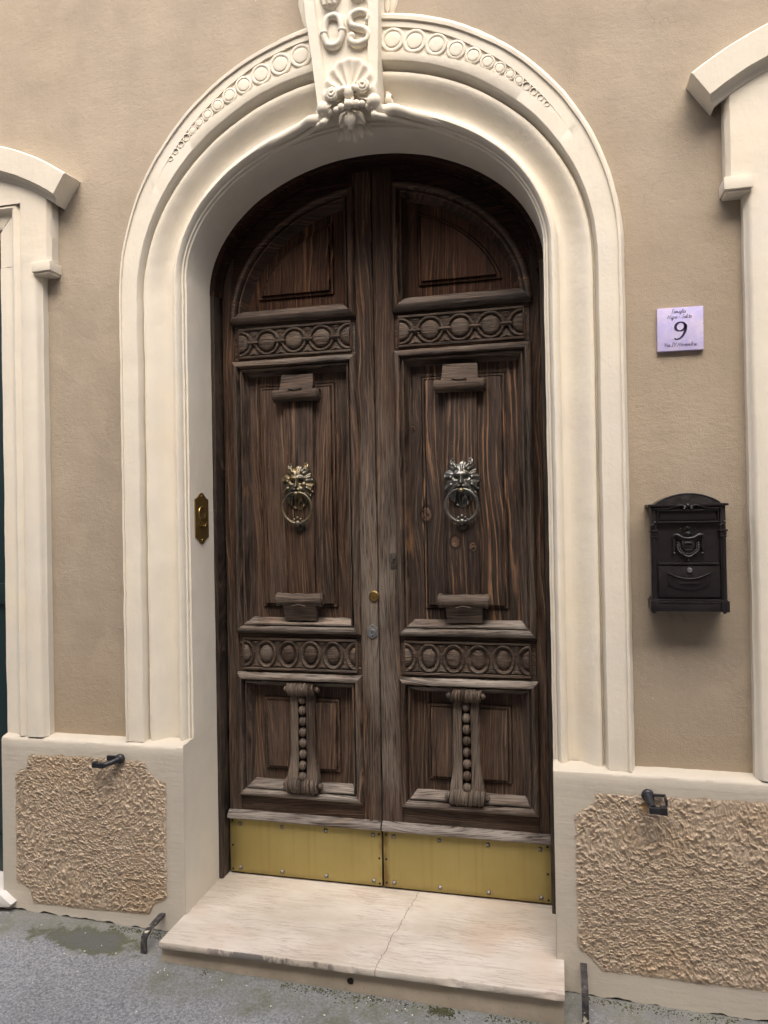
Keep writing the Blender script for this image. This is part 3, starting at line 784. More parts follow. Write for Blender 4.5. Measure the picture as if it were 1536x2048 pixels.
        pth = [w0, (w0[0] + s*0.012, -0.070, w0[2] - 0.022), (w0[0] + s*0.055, -0.015, lerp(w0[2], on_roll(0.22, w0[0] + s*0.09, 0)[2], 0.8)), on_roll(0.22, w0[0] + s*0.12, 0.022), on_roll(0.22, w0[0] + s*0.20, 0.034), on_roll(0.22, w0[0] + s*0.28, 0.040)]
        P_ = spl(pth); g.tube(P_, [lerp(0.014, 0.010, min(1, k/14)) for k in range(len(P_))], 10)
        globals()['sub']('roll_sweep', wobble(g.get(), 0.0014, 20, s*3), CREAM, key, 60)
        # console curl on the flank of the block
        ex = -0.098 if s < 0 else 0.170
        g = G().lathe([(0.001, -0.012), (0.017, -0.011), (0.024, -0.004), (0.025, 0.006), (0.020, 0.012)], (ex, -0.055, 3.215 + (0.01 if s > 0 else -0.005)), 'X', 18)
        g.tube([(ex, -0.040, 3.22), (ex - s*0.006, -0.03, 3.25), (ex - s*0.018, -0.01, 3.30)], [0.016, 0.012, 0.008], 10)
        g.ball((ex + s*0.006, -0.052, 3.215), 0.016, sq=(0.6, 1, 1.4))
        sub('console_curl', wobble(g.get(), 0.0012, 30, s), CREAM, key, 60)
        # upper side ornament above the outer moulding
        ux = -0.152 if s < 0 else 0.186
        g = G().tube([(ux + s*0.004, -0.012, 3.535), (ux - s*0.006, -0.022, 3.56), (ux + s*0.004, -0.026, 3.60), (ux + s*0.016, -0.02, 3.66), (ux + s*0.014, -0.02, 3.78)], [0.008, 0.014, 0.017, 0.020, 0.02], 10)
        g.tube([(ux - s*0.02, -0.01, 3.53), (ux - s*0.022, -0.03, 3.60), (ux - s*0.022, -0.03, 3.80)], 0.012, 8)
        sub('side_scroll', wobble(g.get(), 0.0014, 30, s), CREAM, key, 60)
    # pendant leaf
    def petal(bx, by, bz, dx, dz, w, d):
        g = G(); rows = []
        for k in range(9):
            f = k/8; ww = w*sin(pi*min(0.97, 0.12 + f*0.88))**0.7
            px, pz = bx + dx*f, bz + dz*f
            py = by - d*sin(pi*f*0.9) + 0.02*f
            nx, nzv = dz, -dx; L = hypot(nx, nzv); nx /= L; nzv /= L
            rows.append([(px + nx*ww*u, py + 0.010*abs(u)**2 - (0.006 if u == 0 else 0), pz + nzv*ww*u) for u in (-1, -0.6, -0.25, 0, 0.25, 0.6, 1)])
        return g.grid(rows)
    for (dx, dz, w, d, by) in ((0.0, -0.085, 0.021, 0.022, -0.118), (-0.045, -0.060, 0.021, 0.018, -0.110), (0.052, -0.058, 0.021, 0.018, -0.110),
                               (-0.026, -0.108, 0.022, 0.010, -0.085), (0.030, -0.106, 0.022, 0.010, -0.085), (0.002, -0.118, 0.022, 0.010, -0.080), (-0.066, -0.092, 0.02, 0.008, -0.07), (0.072, -0.088, 0.02, 0.008, -0.07)):
        sub('pendant_leaf', wobble(petal(cx - 0.003, by, 3.182, dx, dz*0.80, w*1.12, d).get(), 0.0016, 30, dx*9), CREAM, key, 60)
    sub('pendant_core', G().ball((cx, -0.085, 3.175), 0.036, sq=(1, 0.9, 1.1)).get(), CREAM, key, 60)
build_keystone()

# ================================================================== WINDOW SURROUNDS
def window_surround(sgn, name_label, xo, ztip, zlow):
    """sgn -1: left one, +1: right one; xo is the outer edge of its shaft nearest the door"""
    t = thing('window_surround', name_label, 'window surround', (xo, 0, 0.8), 'cream surrounds of the neighbouring openings')
    m = lambda d: xo + sgn*d                       # d = distance from the outer edge, away from the door
    prof = [(0.0, 0.02), (0.0, -0.020), (0.006, -0.026), (0.010, -0.036), (0.016, -0.0445), (0.022, -0.0475), (0.080, -0.0475), (0.086, -0.044), (0.092, -0.034), (0.100, -0.032),
            (0.112, -0.041), (0.122, -0.043), (0.134, -0.036), (0.142, -0.026), (0.150, -0.020), (0.165, -0.018), (0.185, -0.018), (0.214, -0.012), (0.223, 0.0), (0.223, 0.06), (0.223, 0.20)]
    rows = []
    n = 60; zt = 3.06
    for i in range(n+1):
        z = lerp(0.80, zlow + 0.012, i/n)
        rows.append([(m(d), y, z) for d, y in prof])
    obj('jamb', wobble(G().grid(rows).get(), 0.0020, 7, 5 + sgn), CREAM, t, 38)
    # wider head board with an ear
    ear = 0.055; rows = []
    hp = [(-ear, 0.02), (-ear, -0.030), (-ear + 0.008, -0.040), (-ear + 0.014, -0.0475), (0.080, -0.0475), (0.086, -0.044), (0.092, -0.034), (0.100, -0.032), (0.112, -0.041), (0.122, -0.043), (0.134, -0.036), (0.142, -0.026), (0.150, -0.020), (0.185, -0.018), (0.214, -0.012), (0.223, 0.0), (0.223, 0.2)]
    for i in range(24): rows.append([(m(d), y, lerp(zlow + 0.012, (ztip + 0.055) if d < 0.09 else 3.06 - (d - 0.09), i/23)) for d, y in hp])
    g = G().grid(rows)
    # head running across the top of the opening
    W = 0.90
    hr = [(0.0, 0.2), (0.0, 0.0), (0.005, -0.012), (0.018, -0.018), (0.053, -0.020), (0.061, -0.026), (0.069, -0.036), (0.081, -0.043), (0.091, -0.041), (0.103, -0.032), (0.111, -0.034), (0.117, -0.044), (0.123, -0.0475)]
    rows = []
    for (dz, y) in hr:
        dd = 0.203 - dz if dz <= 0.123 else -ear + 0.014
        rows.append([(m(lerp(dd, W, k/16)), y, 2.947 + dz) for k in range(17)])
    obj('head_board', wobble(g.get(), 0.0018, 7, 9 + sgn), CREAM, t, 38)
    g = G(); rows = []
    for (dz, y) in hr:
        d0 = 0.203 - dz if dz <= 0.123 else 0.078
        rows.append([(m(lerp(d0, W, k/16)), y, 2.947 + dz - (0.0 if dz <= .123 else 0)) for k in range(17)])
    g.grid(rows)
    Rh, hf, cm = 1.02, 0.592, 0.45                # the board reaches up behind the curved cornice
    zh = lambda d: ztip + 0.078 - sqrt(Rh*Rh - hf*hf) + sqrt(Rh*Rh - (d - cm)**2) - 0.03
    g.grid([[(m(lerp(-ear + 0.016, W, k/24)), -0.0470, 3.04 if b == 0 else zh(lerp(-ear + 0.016, W, k/24))) for k in range(25)] for b in (0, 1)])
    obj('lintel', wobble(g.get(), 0.0015, 7, 2 + sgn), CREAM, t, 38)
    # the small block under the ear
    g = G().box(min(m(-ear - 0.012), m(0.022)), max(m(-ear - 0.012), m(0.022)), -0.062, 0.02, zlow - 0.036, zlow + 0.006, 0.005)
    g.box(min(m(-ear - 0.004), m(0.018)), max(m(-ear - 0.004), m(0.018)), -0.054, 0.02, zlow - 0.046, zlow - 0.034, 0.004)
    obj('ear_block', wobble(g.get(), 0.002, 30, 3 + sgn), CREAM, t, 30)
    # segmental cornice
    R, half = 1.02, 0.592
    cxm = 0.45
    zc = ztip + 0.078 - sqrt(R*R - half*half)
    cp = [(-0.092, -0.044), (-0.090, -0.052), (-0.078, -0.056), (-0.070, -0.063), (-0.066, -0.072), (-0.064, -0.074), (-0.061, -0.086), (0.030, -0.090), (0.036, -0.084), (0.040, -0.02), (0.040, 0.02)]
    rows = []
    a0 = math.asin(half/R)
    for k in range(49):
        a = -a0 + 2*a0*k/48
        rows.append([(m(cxm + (R + dz)*sin(a)), y, zc + (R + dz)*cos(a)) for dz, y in cp])
    g = G().grid(rows)
    for r in (rows[0], rows[-1]): g.put(r + [(r[0][0], 0.02, r[0][2])], [tuple(range(len(r)+1))])
    obj('cornice', wobble(g.get(), 0.002, 9, 7 + sgn), CREAM, t, 30)
    return t
window_surround(-1, 'cream surround with curved cornice left of the arch, framing the dark green door', -1.345, 3.012, 2.775)
window_surround(1, 'cream surround with curved cornice right of the mailbox, cut by the picture edge', 1.369, 3.040, 2.792)
# dark green door leaf inside the left opening, shutters inside the right one
def green_leaf(x0, x1, z0, name, label, cat):
    t = thing(name, label, cat, ((x0+x1)/2, 0.09, z0))
    n = 5; w = (x1-x0)/n
    for i in range(n): obj('board', G().box(x0 + i*w + 0.002, x0 + (i+1)*w - 0.002, 0.09, 0.13, z0, 3.05, 0.004).get(), GREEN, t, 30)
    for z in (z0 + 0.08, z0 + 1.2, 2.9): obj('rail', G().box(x0, x1, 0.072, 0.089, z, z + 0.09, 0.004).get(), GREEN, t, 30)
green_leaf(-2.58, -1.555, 0.14, 'green_door_leaf', 'dark green boarded door just showing at the left picture edge', 'door')
green_leaf(1.58, 2.58, 0.85, 'green_shutter', 'dark green shutter inside the right opening, beyond the picture edge', 'shutter')
def left_sill():
    poly = [(-2.62, 0.095), (-1.535, 0.095), (-1.500, 0.100), (-1.492, 0.112), (-1.515, 0.128), (-1.545, 0.150), (-2.62, 0.150)]
    o = obj('door_sill', wobble(G().prism(poly, -0.085, 0.25, 0.006).get(), 0.002, 25), WHITE, None, 40)
    tag(o, 'white stone sill end at the bottom left, under the green door', 'sill')
left_sill()

# ================================================================== DOOR FRAME
YL = 0.305                       # face of the door leaves
EA, EB, EZ = 0.712, 0.520, 2.670
def build_frame():
    rows = []
    for i in range(73):
        a = pi*(1 - i/72)
        rows.append([((EA + d)*cos(a), y, EZ + (EB + d)*sin(a)) for d, y in ((0.004, 0.36), (0.004, 0.242), (-0.014, 0.242), (-0.019, 0.247), (-0.019, 0.29), (-0.034, 0.29), (-0.034, 0.36))])
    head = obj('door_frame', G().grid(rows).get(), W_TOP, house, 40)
    for s in (-1, 1):
        x0, x1 = (-0.716, -0.694) if s < 0 else (0.694, 0.716)
        sub('jamb', wobble(G().box(x0, x1, 0.242, 0.36, 0.137, EZ + 0.02, 0.004).get(), 0.0012, 20, s), W_FRAME, head, 30)
build_frame()

# ================================================================== DOOR LEAVES
def build_leaf(side):
    L = side < 0
    X = (lambda p: 0.003 - p) if L else (lambda p: 0.019 + p)
    if L: lab = 'left dark carved wood door leaf, with brass knob and steel lock'
    else: lab = 'right dark carved wood door leaf, with pale knots and small keyhole plate'
    t = thing('door_leaf', lab, 'door leaf', (X(0.35), YL, 0.143), 'carved leaves of the old arched door')
    def bx(g, p0, p1, y0, y1, z0, z1, b=0.003):
        a, c = X(p0), X(p1); return g.box(min(a, c), max(a, c), YL + y0, YL + y1, z0, z1, b)
    def part(name, g, mat, sm=35, wob=0.0008, label=None): return obj(name, wobble(g.get(), wob, 16, side*3.1), mat, t, sm, label)
    P0 = 0.0 if L else -0.012
    PO = 0.690 if L else 0.674
    def topz(p): return EZ + (EB - 0.020)*sqrt(max(0.0, 1 - min(1, (abs(X(p))/(EA - 0.018))**2)))
    # --- stiles
    g = G(); rows = []
    n = 40
    def stile(p0, p1, z1f, mat, nm):
        g = G(); rows = []
        ps = [p0, p0 + 0.003] + [lerp(p0, p1, k/4) for k in (1, 2, 3)] + [p1 - 0.003, p1]
        def yof(i): return 0.004 if i in (0, len(ps)-1) else 0.0
        for k in range(61):
            row = [(X(ps[0]), YL + 0.045, lerp(0.145, z1f(ps[0]), k/60))]
            row += [(X(p), YL + yof(i), lerp(0.145, z1f(p), k/60)) for i, p in enumerate(ps)]
            row += [(X(ps[-1]), YL + 0.045, lerp(0.145, z1f(ps[-1]), k/60))]
            rows.append(row)
        part(nm, G().grid(rows), mat, 50, 0.0012)
    stile(P0, 0.078, topz, W_STILE_L, 'meeting_stile')
    stile(0.632, PO, lambda p: max(EZ - 0.1, topz(p)) if abs(X(p)) < EA - 0.02 else EZ - 0.05, W_STILE, 'hinge_stile')
    if L:
        part('seam_block_strip', bx(G(), -0.02, 0.012, 0.035, 0.05, 0.145, 3.12), W_FRAME)  # added behind the seam to keep it dark and block sky light
    rows = [[(X(lerp(P0, PO, k/30)), YL + 0.056, zf*topz(lerp(P0, PO, k/30)) + (1-zf)*0.145) for k in range(31)] for zf in (0, 1)]
    part('light_block_board', G().grid(rows), W_FRAME, 0, 0)  # added to block sky light coming through gaps in the leaf
    # --- rails
    for nm, z0, z1 in (('kick_rail', 0.146, 0.384), ('bottom_rail', 0.400, 0.505), ('frieze_rail', 1.005, 1.215), ('frieze_rail', 2.365, 2.565)):
        part(nm, bx(G(), 0.0785, 0.6315, 0.0025, 0.045, z0, z1), W_RAIL)
    # --- spandrel above the arched panel
    a_in, b_in, zc = 0.640, 0.535, 2.555
    def arch_low(p): return zc + b_in*sqrt(max(0.0, 1 - (p/a_in)**2))
    g = G(); rows = [[], [], []]
    for k in range(81):
        p = lerp(0.0785, PO, k/80)
        zl = arch_low(p) - 0.02 if p < a_in - 0.004 else 2.56
        zh = max(zl, topz(p))
        rows[0].append((X(p), YL + 0.004, zl)); rows[1].append((X(p), YL + 0.003, zh)); rows[2].append((X(p), YL + 0.045, zh))
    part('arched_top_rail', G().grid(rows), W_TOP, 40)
    # --- mouldings
    prof = [(-0.004, 0.004), (-0.004, -0.014), (0.000, -0.023), (0.006, -0.029), (0.014, -0.0315), (0.021, -0.029), (0.0245, -0.020), (0.0255, -0.002), (0.0315, -0.002), (0.0325, -0.014), (0.039, -0.014), (0.043, -0.002), (0.047, 0.016), (0.052, 0.028), (0.059, 0.036), (0.061, 0.042)]
    def rect_mould(p0, p1, z0, z1, mats, pr=prof):
        sides = [((p0, z0), (p1, z0), (0, 1), 0), ((p1, z0), (p1, z1), (-1, 0), 1), ((p1, z1), (p0, z1), (0, -1), 2), ((p0, z1), (p0, z0), (1, 0), 3)]
        for (a, b, nrm, i) in sides:
            d = (b[0]-a[0], b[1]-a[1]); ln = hypot(*d); d = (d[0]/ln, d[1]/ln)
            rows = []
            nseg = max(8, int(ln/0.03))
            for (w, y) in pr:
                row = []
                for k in range(nseg+1):
                    u = lerp(w, ln - w, k/nseg)
                    row.append((X(a[0] + d[0]*u + nrm[0]*w), YL + y, a[1] + d[1]*u + nrm[1]*w))
                rows.append(row)
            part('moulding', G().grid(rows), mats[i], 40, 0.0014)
    def fielded(p0, p1, z0, z1, mat, nm='panel', m1=0.045):
        loops = [(0.0, 0.036), (m1, 0.033), (m1 + 0.001, 0.040), (m1 + 0.005, 0.040), (m1 + 0.006, 0.024), (m1 + 0.014, 0.023), (m1 + 0.015, 0.031), (m1 + 0.019, 0.031), (m1 + 0.020, 0.013), (m1 + 0.030, 0.011)]
        g = G(); V = []; F = []
        for (i, y) in loops:
            V += [(X(p0 + i), YL + y, z0 + i), (X(p1 - i), YL + y, z0 + i), (X(p1 - i), YL + y, z1 - i), (X(p0 + i), YL + y, z1 - i)]
        for k in range(len(loops)-1):
            for q in range(4): F.append((k*4 + q, k*4 + (q+1) % 4, k*4 + 4 + (q+1) % 4, k*4 + 4 + q))
        e = (len(loops)-1)*4; F.append((e, e+1, e+2, e+3))
        return part(nm, g.put(V, F), mat, 20, 0.0)
    # middle panel
    p0, p1, z0, z1 = 0.076, 0.634, 1.202, 2.380
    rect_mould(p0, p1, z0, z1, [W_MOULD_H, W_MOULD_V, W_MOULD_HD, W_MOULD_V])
    if L: pm = W_PANEL
    else:
        ox, oz = X(0.35), 0.143
        # knots measured on the panel, in the leaf's own frame
        pm = m_wood('knotty_panel_wood', freq=48, rand=False, grey_amt=0.12, orange=0.35, light=(0.34, 0.19, 0.105), dark=(0.016, 0.011, 0.010), mid=(0.050, 0.033, 0.026), lines=1.25,
                    knots=((0.213 - ox, 1.700 - oz, 0.026), (0.335 - ox, 1.585 - oz, 0.020), (0.407 - ox, 1.565 - oz, 0.016), (0.160 - ox, 2.06 - oz, 0.012)))
    fielded(p0 + 0.058, p1 - 0.058, z0 + 0.058, z1 - 0.058, pm)
    pc = 0.339 if L else 0.349
    strap = bx(G(), pc - 0.065, pc + 0.065, -0.008, 0.012, 1.345, 2.235, 0.003)
    part('strap', strap, W_PANEL if L else pm)
    def scroll(zr, up):
        """a rolled ribbon: strap running to the moulding, then a curl with spiral ends"""
        g = G(); r = 0.0265
        zz = zr
        prof2 = []
        d = 1 if up else -1
        # strap from the moulding, swelling over the roll
        ln = 0.074
        rows = []
        for k in range(9):
            f = k/8
            rows.append([(X(pc + u*0.076*(0.93 + 0.07*f)), YL - 0.008 - 0.005*sin(pi*f) - 0.030*f**2.4 - (0.002 if abs(u) < 0.9 else 0), zz + d*(0.017 + ln*(1-f))) for u in (-1, -0.92, -0.5, 0, 0.5, 0.92, 1)])
        g.grid(rows)
        for u in (-1, 1): g.grid([[(X(pc + u*0.076*(0.93 + 0.07*k/8)), YL + (0.012 if yy else -(0.008 + 0.005*sin(pi*k/8) + 0.030*(k/8)**2.4)), zz + d*(0.017 + ln*(1-k/8))) for k in range(9)] for yy in (0, 0.012)])
        rows = []
        for k in range(25):
            f = k/24*2 - 1
            rr = r*(1 + 0.05*cos(f*pi*3)) - (0.003 if abs(f) > 0.82 else 0) - (0.0025 if abs(abs(f) - 0.30) < 0.03 else 0)
            if abs(f) > 0.80: rr = r*(0.97 + 0.16*sstep(0.80, 0.92, abs(f)))
            rows.append([(X(pc + f*0.100), YL - 0.020 + rr*0.95*cos(a), zz + rr*sin(a)) for a in [2*pi*q/20 for q in range(20)]])
        g.grid(rows, closed_u=True)
        for e in (-1, 1):                       # spiral ends
            xe = X(pc + e*0.100)
            sp = [(X(pc + e*0.102), YL - 0.016 + 0.026*(1 - q/26)*cos(q*0.5) - 0.004, zz + 0.026*(1 - q/26)*sin(q*0.5)) for q in range(25)]
            g.tube(sp, 0.0045, 6)
            g.lathe([(r*1.08, 0.0), (0.0005, 0.0)], (xe, YL - 0.020, zz), 'X', 16)
        g.tube([(X(pc - 0.030), YL - 0.0405, zz + d*0.026), (X(pc), YL - 0.044, zz + d*0.019), (X(pc + 0.030), YL - 0.0405, zz + d*0.026)], 0.0032, 6)
        part('scroll_bracket', g, W_CARVE, 45, 0.0015)
    scroll(2.222, True); scroll(1.345, False)
    # lower panel
    p0, p1, z0, z1 = 0.076, 0.634, 0.492, 1.020
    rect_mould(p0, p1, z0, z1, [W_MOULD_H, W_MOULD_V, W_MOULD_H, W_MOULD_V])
    fielded(p0 + 0.058, p1 - 0.058, z0 + 0.058, z1 - 0.058, W_PANEL)
    for s in (-1, 1):
        rows = []
        for k in range(33):
            f = k/32; z = lerp(0.560, 0.955, f); fl = 1 + 0.28*sstep(0.35, 0.0, f)
            a, b = s*0.0185, s*0.054*fl
            yy = -0.020 - 0.016*sstep(0.30, 0.0, f)
            rows.append([(X(pc + a), YL + 0.014, z), (X(pc + a), YL + yy + 0.003, z), (X(pc + lerp(a, b, 0.15)), YL + yy, z), (X(pc + lerp(a, b, 0.5)), YL + yy + 0.003, z), (X(pc + lerp(a, b, 0.85)), YL + yy, z), (X(pc + b), YL + yy + 0.004, z), (X(pc + b), YL + 0.014, z)])
        part('pilaster_strip', G().grid(rows), W_CARVE_G, 40, 0.0016)
    for k in range(8):
        z = 0.590 + 0.0465*k
        part('bead', G().ball((X(pc), YL - 0.012 - 0.014*sstep(3, 0, k), z), 0.0225, 14, 9, (0.76, 0.90, 0.92)), W_CARVE_G, 80, 0.001)
    for zr, ln, r0 in ((0.960, 0.060, 0.027), (0.552, 0.070, 0.033)):
        rows = []
        for k in range(61):
            f = k/60*2 - 1
            rr = r0*(1 + 0.07*sin(f*29 + 2*sin(f*5 + side)) + 0.06*sin(f*47 + 1 + zr*9) - 0.08*abs(f)**4) + 0.004*nz(f*3, zr, side, 9)
            if abs(f) > 0.97: rr *= 0.86
            rows.append([(X(pc + f*ln + 0.006*sin(a)), YL - 0.022 + rr*cos(a), zr + rr*sin(a)*(1 + 0.05*sin(3*a + f*9))) for a in [2*pi*q/18 for q in range(18)]])
        g = G().grid(rows, closed_u=True)
        for e in (-1, 1):
            g.lathe([(0.026, 0), (0.001, 0.0)], (X(pc + e*ln), YL - 0.020, zr), 'X', 14)
            g.ball((X(pc + e*(ln + 0.008)), YL - 0.020, zr), 0.0135, 12, 8)
        part('ribbed_roll', g, W_CARVE_G, 50, 0.001)
    # arched upper panel
    bott = 2.545
    rows = []
    pm_ = prof
    for (w, y) in [(0.0, 0.004), (0.0, -0.016), (0.004, -0.024), (0.014, -0.033), (0.026, -0.036), (0.034, -0.030), (0.038, -0.020), (0.044, -0.017), (0.050, -0.012), (0.058, 0.002), (0.064, 0.016), (0.066, 0.042)]:
        row = [(X(lerp(0.072 + w, 0.640 - w*0.7, k/24)), YL + y, bott + w) for k in range(25)]
        rows.append(row)
    part('moulding', G().grid(rows), W_MOULD_HD if L else W_MOULD_HD, 40, 0.0014)
    rows = []
    zi_top = arch_low(0.076)
    for (w, y) in prof:
        rows.append([(X(0.076 + w), YL + y, lerp(bott + w, arch_low(0.076 + w) - w*0.9, k/24)) for k in range(25)])
    part('moulding', G().grid(rows), W_MOULD_V if False else W_STILE, 40, 0.0012)
    rows = []
    a_end = math.asin((0.076)/a_in)
    for (w, y) in prof:
        row = []
        for k in range(61):
            # angle from the vertical axis at the meeting side to the horizontal
            a = lerp(math.asin(min(1, (0.076 + w)/(a_in - w))), pi/2, k/60)
            zz = zc + (b_in - w)*cos(a)
            row.append((X((a_in - w)*sin(a)), YL + y, max(bott + w, zz)))
        rows.append(row)
    part('curved_moulding', G().grid(rows), W_ARCH, 40, 0.001)
    # fielded quarter panel
    loops = [(0.056, 0.036), (0.098, 0.033), (0.099, 0.040), (0.103, 0.040), (0.104, 0.024), (0.112, 0.023), (0.113, 0.031), (0.117, 0.031), (0.118, 0.013), (0.128, 0.011)]
    V = []; F = []; n = 40
    for (w, y) in loops:
        lo = [(X(0.076 + w), YL + y, bott + w + 0.01)]
        for k in range(n+1):
            a = lerp(math.asin(min(1, (0.076 + w)/(a_in - w))), math.acos(min(1, (bott + w + 0.01 - zc)/(b_in - w))), k/n)
            lo.append((X((a_in - w)*sin(a)), YL + y, zc + (b_in - w)*cos(a)))
        V += lo
    m_ = n + 2
    for k in range(len(loops)-1):
        for q in range(m_): F.append((k*m_ + q, k*m_ + (q+1) % m_, (k+1)*m_ + (q+1) % m_, (k+1)*m_ + q))
    F.append(tuple((len(loops)-1)*m_ + q for q in range(m_)))
    part('arched_panel', G().put(V, F), W_PANEL_D, 20, 0.0)
    # --- carved friezes
    def frieze_bed(z0, z1, pa, pb):
        part('frieze_bed', G().grid([[(X(pa), YL + 0.0008, z0), (X(pb), YL + 0.0008, z0)], [(X(pa), YL + 0.0008, z1), (X(pb), YL + 0.0008, z1)]]), W_CARVE, 0, 0)
        for (u0, u1, v0, v1) in ((pa - 0.006, pb + 0.006, z1, z1 + 0.010), (pa - 0.006, pb + 0.006, z0 - 0.010, z0), (pa - 0.010, pa, z0, z1), (pb, pb + 0.010, z0, z1)):
            part('fillet', bx(G(), u0, u1, -0.010, 0.0028, v0, v1, 0.003), W_CARVE if v1 - v0 < 0.02 else W_STILE, 35)
    pa, pb = 0.100, 0.604
    z0, z1 = 2.407, 2.520; zc_ = (z0 + z1)/2
    frieze_bed(z0, z1, pa, pb)
    cs = [pa + 0.002, 0.228, 0.352, 0.476, pb - 0.002]
    def clipx(v, cut=True):
        p = 0.003 - v if L else v - 0.019
        p = max(pa, min(pb, p)); return X(p)
    for c in cs:
        g = G(); rows = []
        for q in range(36):
            a = 2*pi*q/36
            rows.append([(clipx(X(c + rr*cos(a))), YL + yy, zc_ + rr*sin(a)) for rr, yy in ((0.057, 0.0008), (0.0565, -0.007), (0.053, -0.0105), (0.048, -0.0095), (0.0445, -0.004), (0.044, 0.0008))])
        part('ring', g.grid(rows, closed_v=True), W_CARVE, 40, 0.001)
        rows = [[(clipx(X(c + rr*cos(2*pi*q/28))), YL + yy, zc_ + rr*sin(2*pi*q/28)) for q in range(28)] for rr, yy in ((0.0385, 0.0008), (0.038, -0.004), (0.034, -0.009), (0.024, -0.0125), (0.012, -0.014), (0.0004, -0.0143))]
        part('boss', G().grid(rows, closed_u=True), W_CARVE, 60, 0.001)
    for i in range(4):
        c = (cs[i] + cs[i+1])/2
        g = G().tube([(X(c - 0.024), YL - 0.010, zc_), (X(c + 0.024), YL - 0.010, zc_)], 0.0058, 8)
        part('link', g, W_CARVE, 50)
        for s in (-1, 1):
            g = G().put([(X(c - 0.030), YL + 0.001, zc_ + s*0.056), (X(c + 0.030), YL + 0.001, zc_ + s*0.056), (X(c), YL + 0.001, zc_ + s*0.016), (X(c), YL - 0.007, zc_ + s*0.046)], [(0, 1, 3), (1, 2, 3), (2, 0, 3)])
            part('spandrel_leaf', g, W_CARVE, 20)
    z0, z1 = 1.046, 1.166; zc_ = (z0 + z1)/2
    frieze_bed(z0, z1, pa, pb)
    cs = [pa - 0.002 + 0.1012*k for k in range(6)]
    for c in cs:
        rows = []
        for q in range(36):
            a = 2*pi*q/36; fl = 0.0012*cos(a*18)
            rows.append([(clipx(X(c + rr*cos(a)*0.80)), YL + yy, zc_ + rr*sin(a)*1.04) for rr, yy in ((0.0575, 0.0008), (0.057, -0.008), (0.053, -0.0115), (0.048, -0.0085 + fl), (0.043, -0.0055 + fl), (0.041, 0.0008))])
        part('oval_ring', G().grid(rows, closed_v=True), W_CARVE, 40, 0.0008)
        rows = [[(clipx(X(c + rr*cos(2*pi*q/28)*0.76)), YL + yy, zc_ + rr*sin(2*pi*q/28)*1.02) for q in range(28)] for rr, yy in ((0.0375, 0.0008), (0.037, -0.005), (0.032, -0.0105), (0.022, -0.0145), (0.010, -0.0165), (0.0004, -0.017))]
        part('oval_boss', G().grid(rows, closed_u=True), W_CARVE, 60, 0.001)
    for i in range(5):
        c = (cs[i] + cs[i+1])/2
        for s in (-1, 1):
            g = G().put([(X(c - 0.028), YL + 0.001, zc_ + s*0.059), (X(c + 0.028), YL + 0.001, zc_ + s*0.059), (X(c), YL + 0.001, zc_ + s*0.022), (X(c), YL - 0.006, zc_ + s*0.050)], [(0, 1, 3), (1, 2, 3), (2, 0, 3)])
            part('spandrel_leaf', g, W_CARVE, 20)
    # --- drip board and brass kick plate
    rows = []
    for (y, z) in ((0.0, 0.419), (-0.010, 0.417), (-0.022, 0.407), (-0.026, 0.400), (-0.026, 0.388), (-0.022, 0.384), (-0.002, 0.381)):
        rows.append([(X(lerp(P0 + 0.001, PO, k/20)), YL + y, z) for k in range(21)])
    part('drip_board', G().grid(rows), W_DRIP, 40, 0.0012)
    kp = obj('kick_plate', wobble(bx(G(), P0 + 0.002, PO - 0.001, -0.0035, 0.002, 0.146, 0.381, 0.001).get(), 0.0006, 6, side), BRASS_PLATE, t, 30)
    wd = PO - P0
    for fz in (0.166, 0.358):
        for f in (0.072, 0.353, 0.643, 0.945):
            p = P0 + wd*(1 - f) if L else P0 + wd*(f - 0.005)
            r = 0.0085; x = X(p)
            j = random.uniform(-0.25, 0.25)
            base = [(x + r*1.35*cos(j + pi/4 + q*pi/2), YL - 0.0035, fz + r*1.35*sin(j + pi/4 + q*pi/2)) for q in range(4)]
            mid = [(x + r*1.3*cos(j + pi/4 + q*pi/2), YL - 0.0065, fz + r*1.3*sin(j + pi/4 + q*pi/2)) for q in range(4)]
            sub('stud', (base + mid + [(x, YL - 0.013, fz)], [(q, (q+1) % 4, 4 + (q+1) % 4, 4 + q) for q in range(4)] + [(4 + q, 4 + (q+1) % 4, 8) for q in range(4)]), STUD, kp, 20)
    for p in (P0 + 0.013, PO - 0.013):
        for z in (0.160, 0.262, 0.366):
            sub('screw', G().lathe([(0.0048, 0.0), (0.0042, -0.0014), (0.0004, -0.0016)], (X(p), YL - 0.0036, z + random.uniform(-0.004, 0.004)), 'Y', 10).get(), HOLE, kp, 30)
    # --- lion knocker
    kx, kz = (-0.336, 1.842) if L else (0.368, 1.838)
    bz = BRONZE_W if L else BRONZE_C
    yk = YL - 0.006
    W, H = 0.078, 0.090
    nx, ny = 84, 100
    def gauss(u, v, cu, cv, su, sv): return exp(-((u-cu)/su)**2 - ((v-cv)/sv)**2)
    idx = {}; V = []; F = []
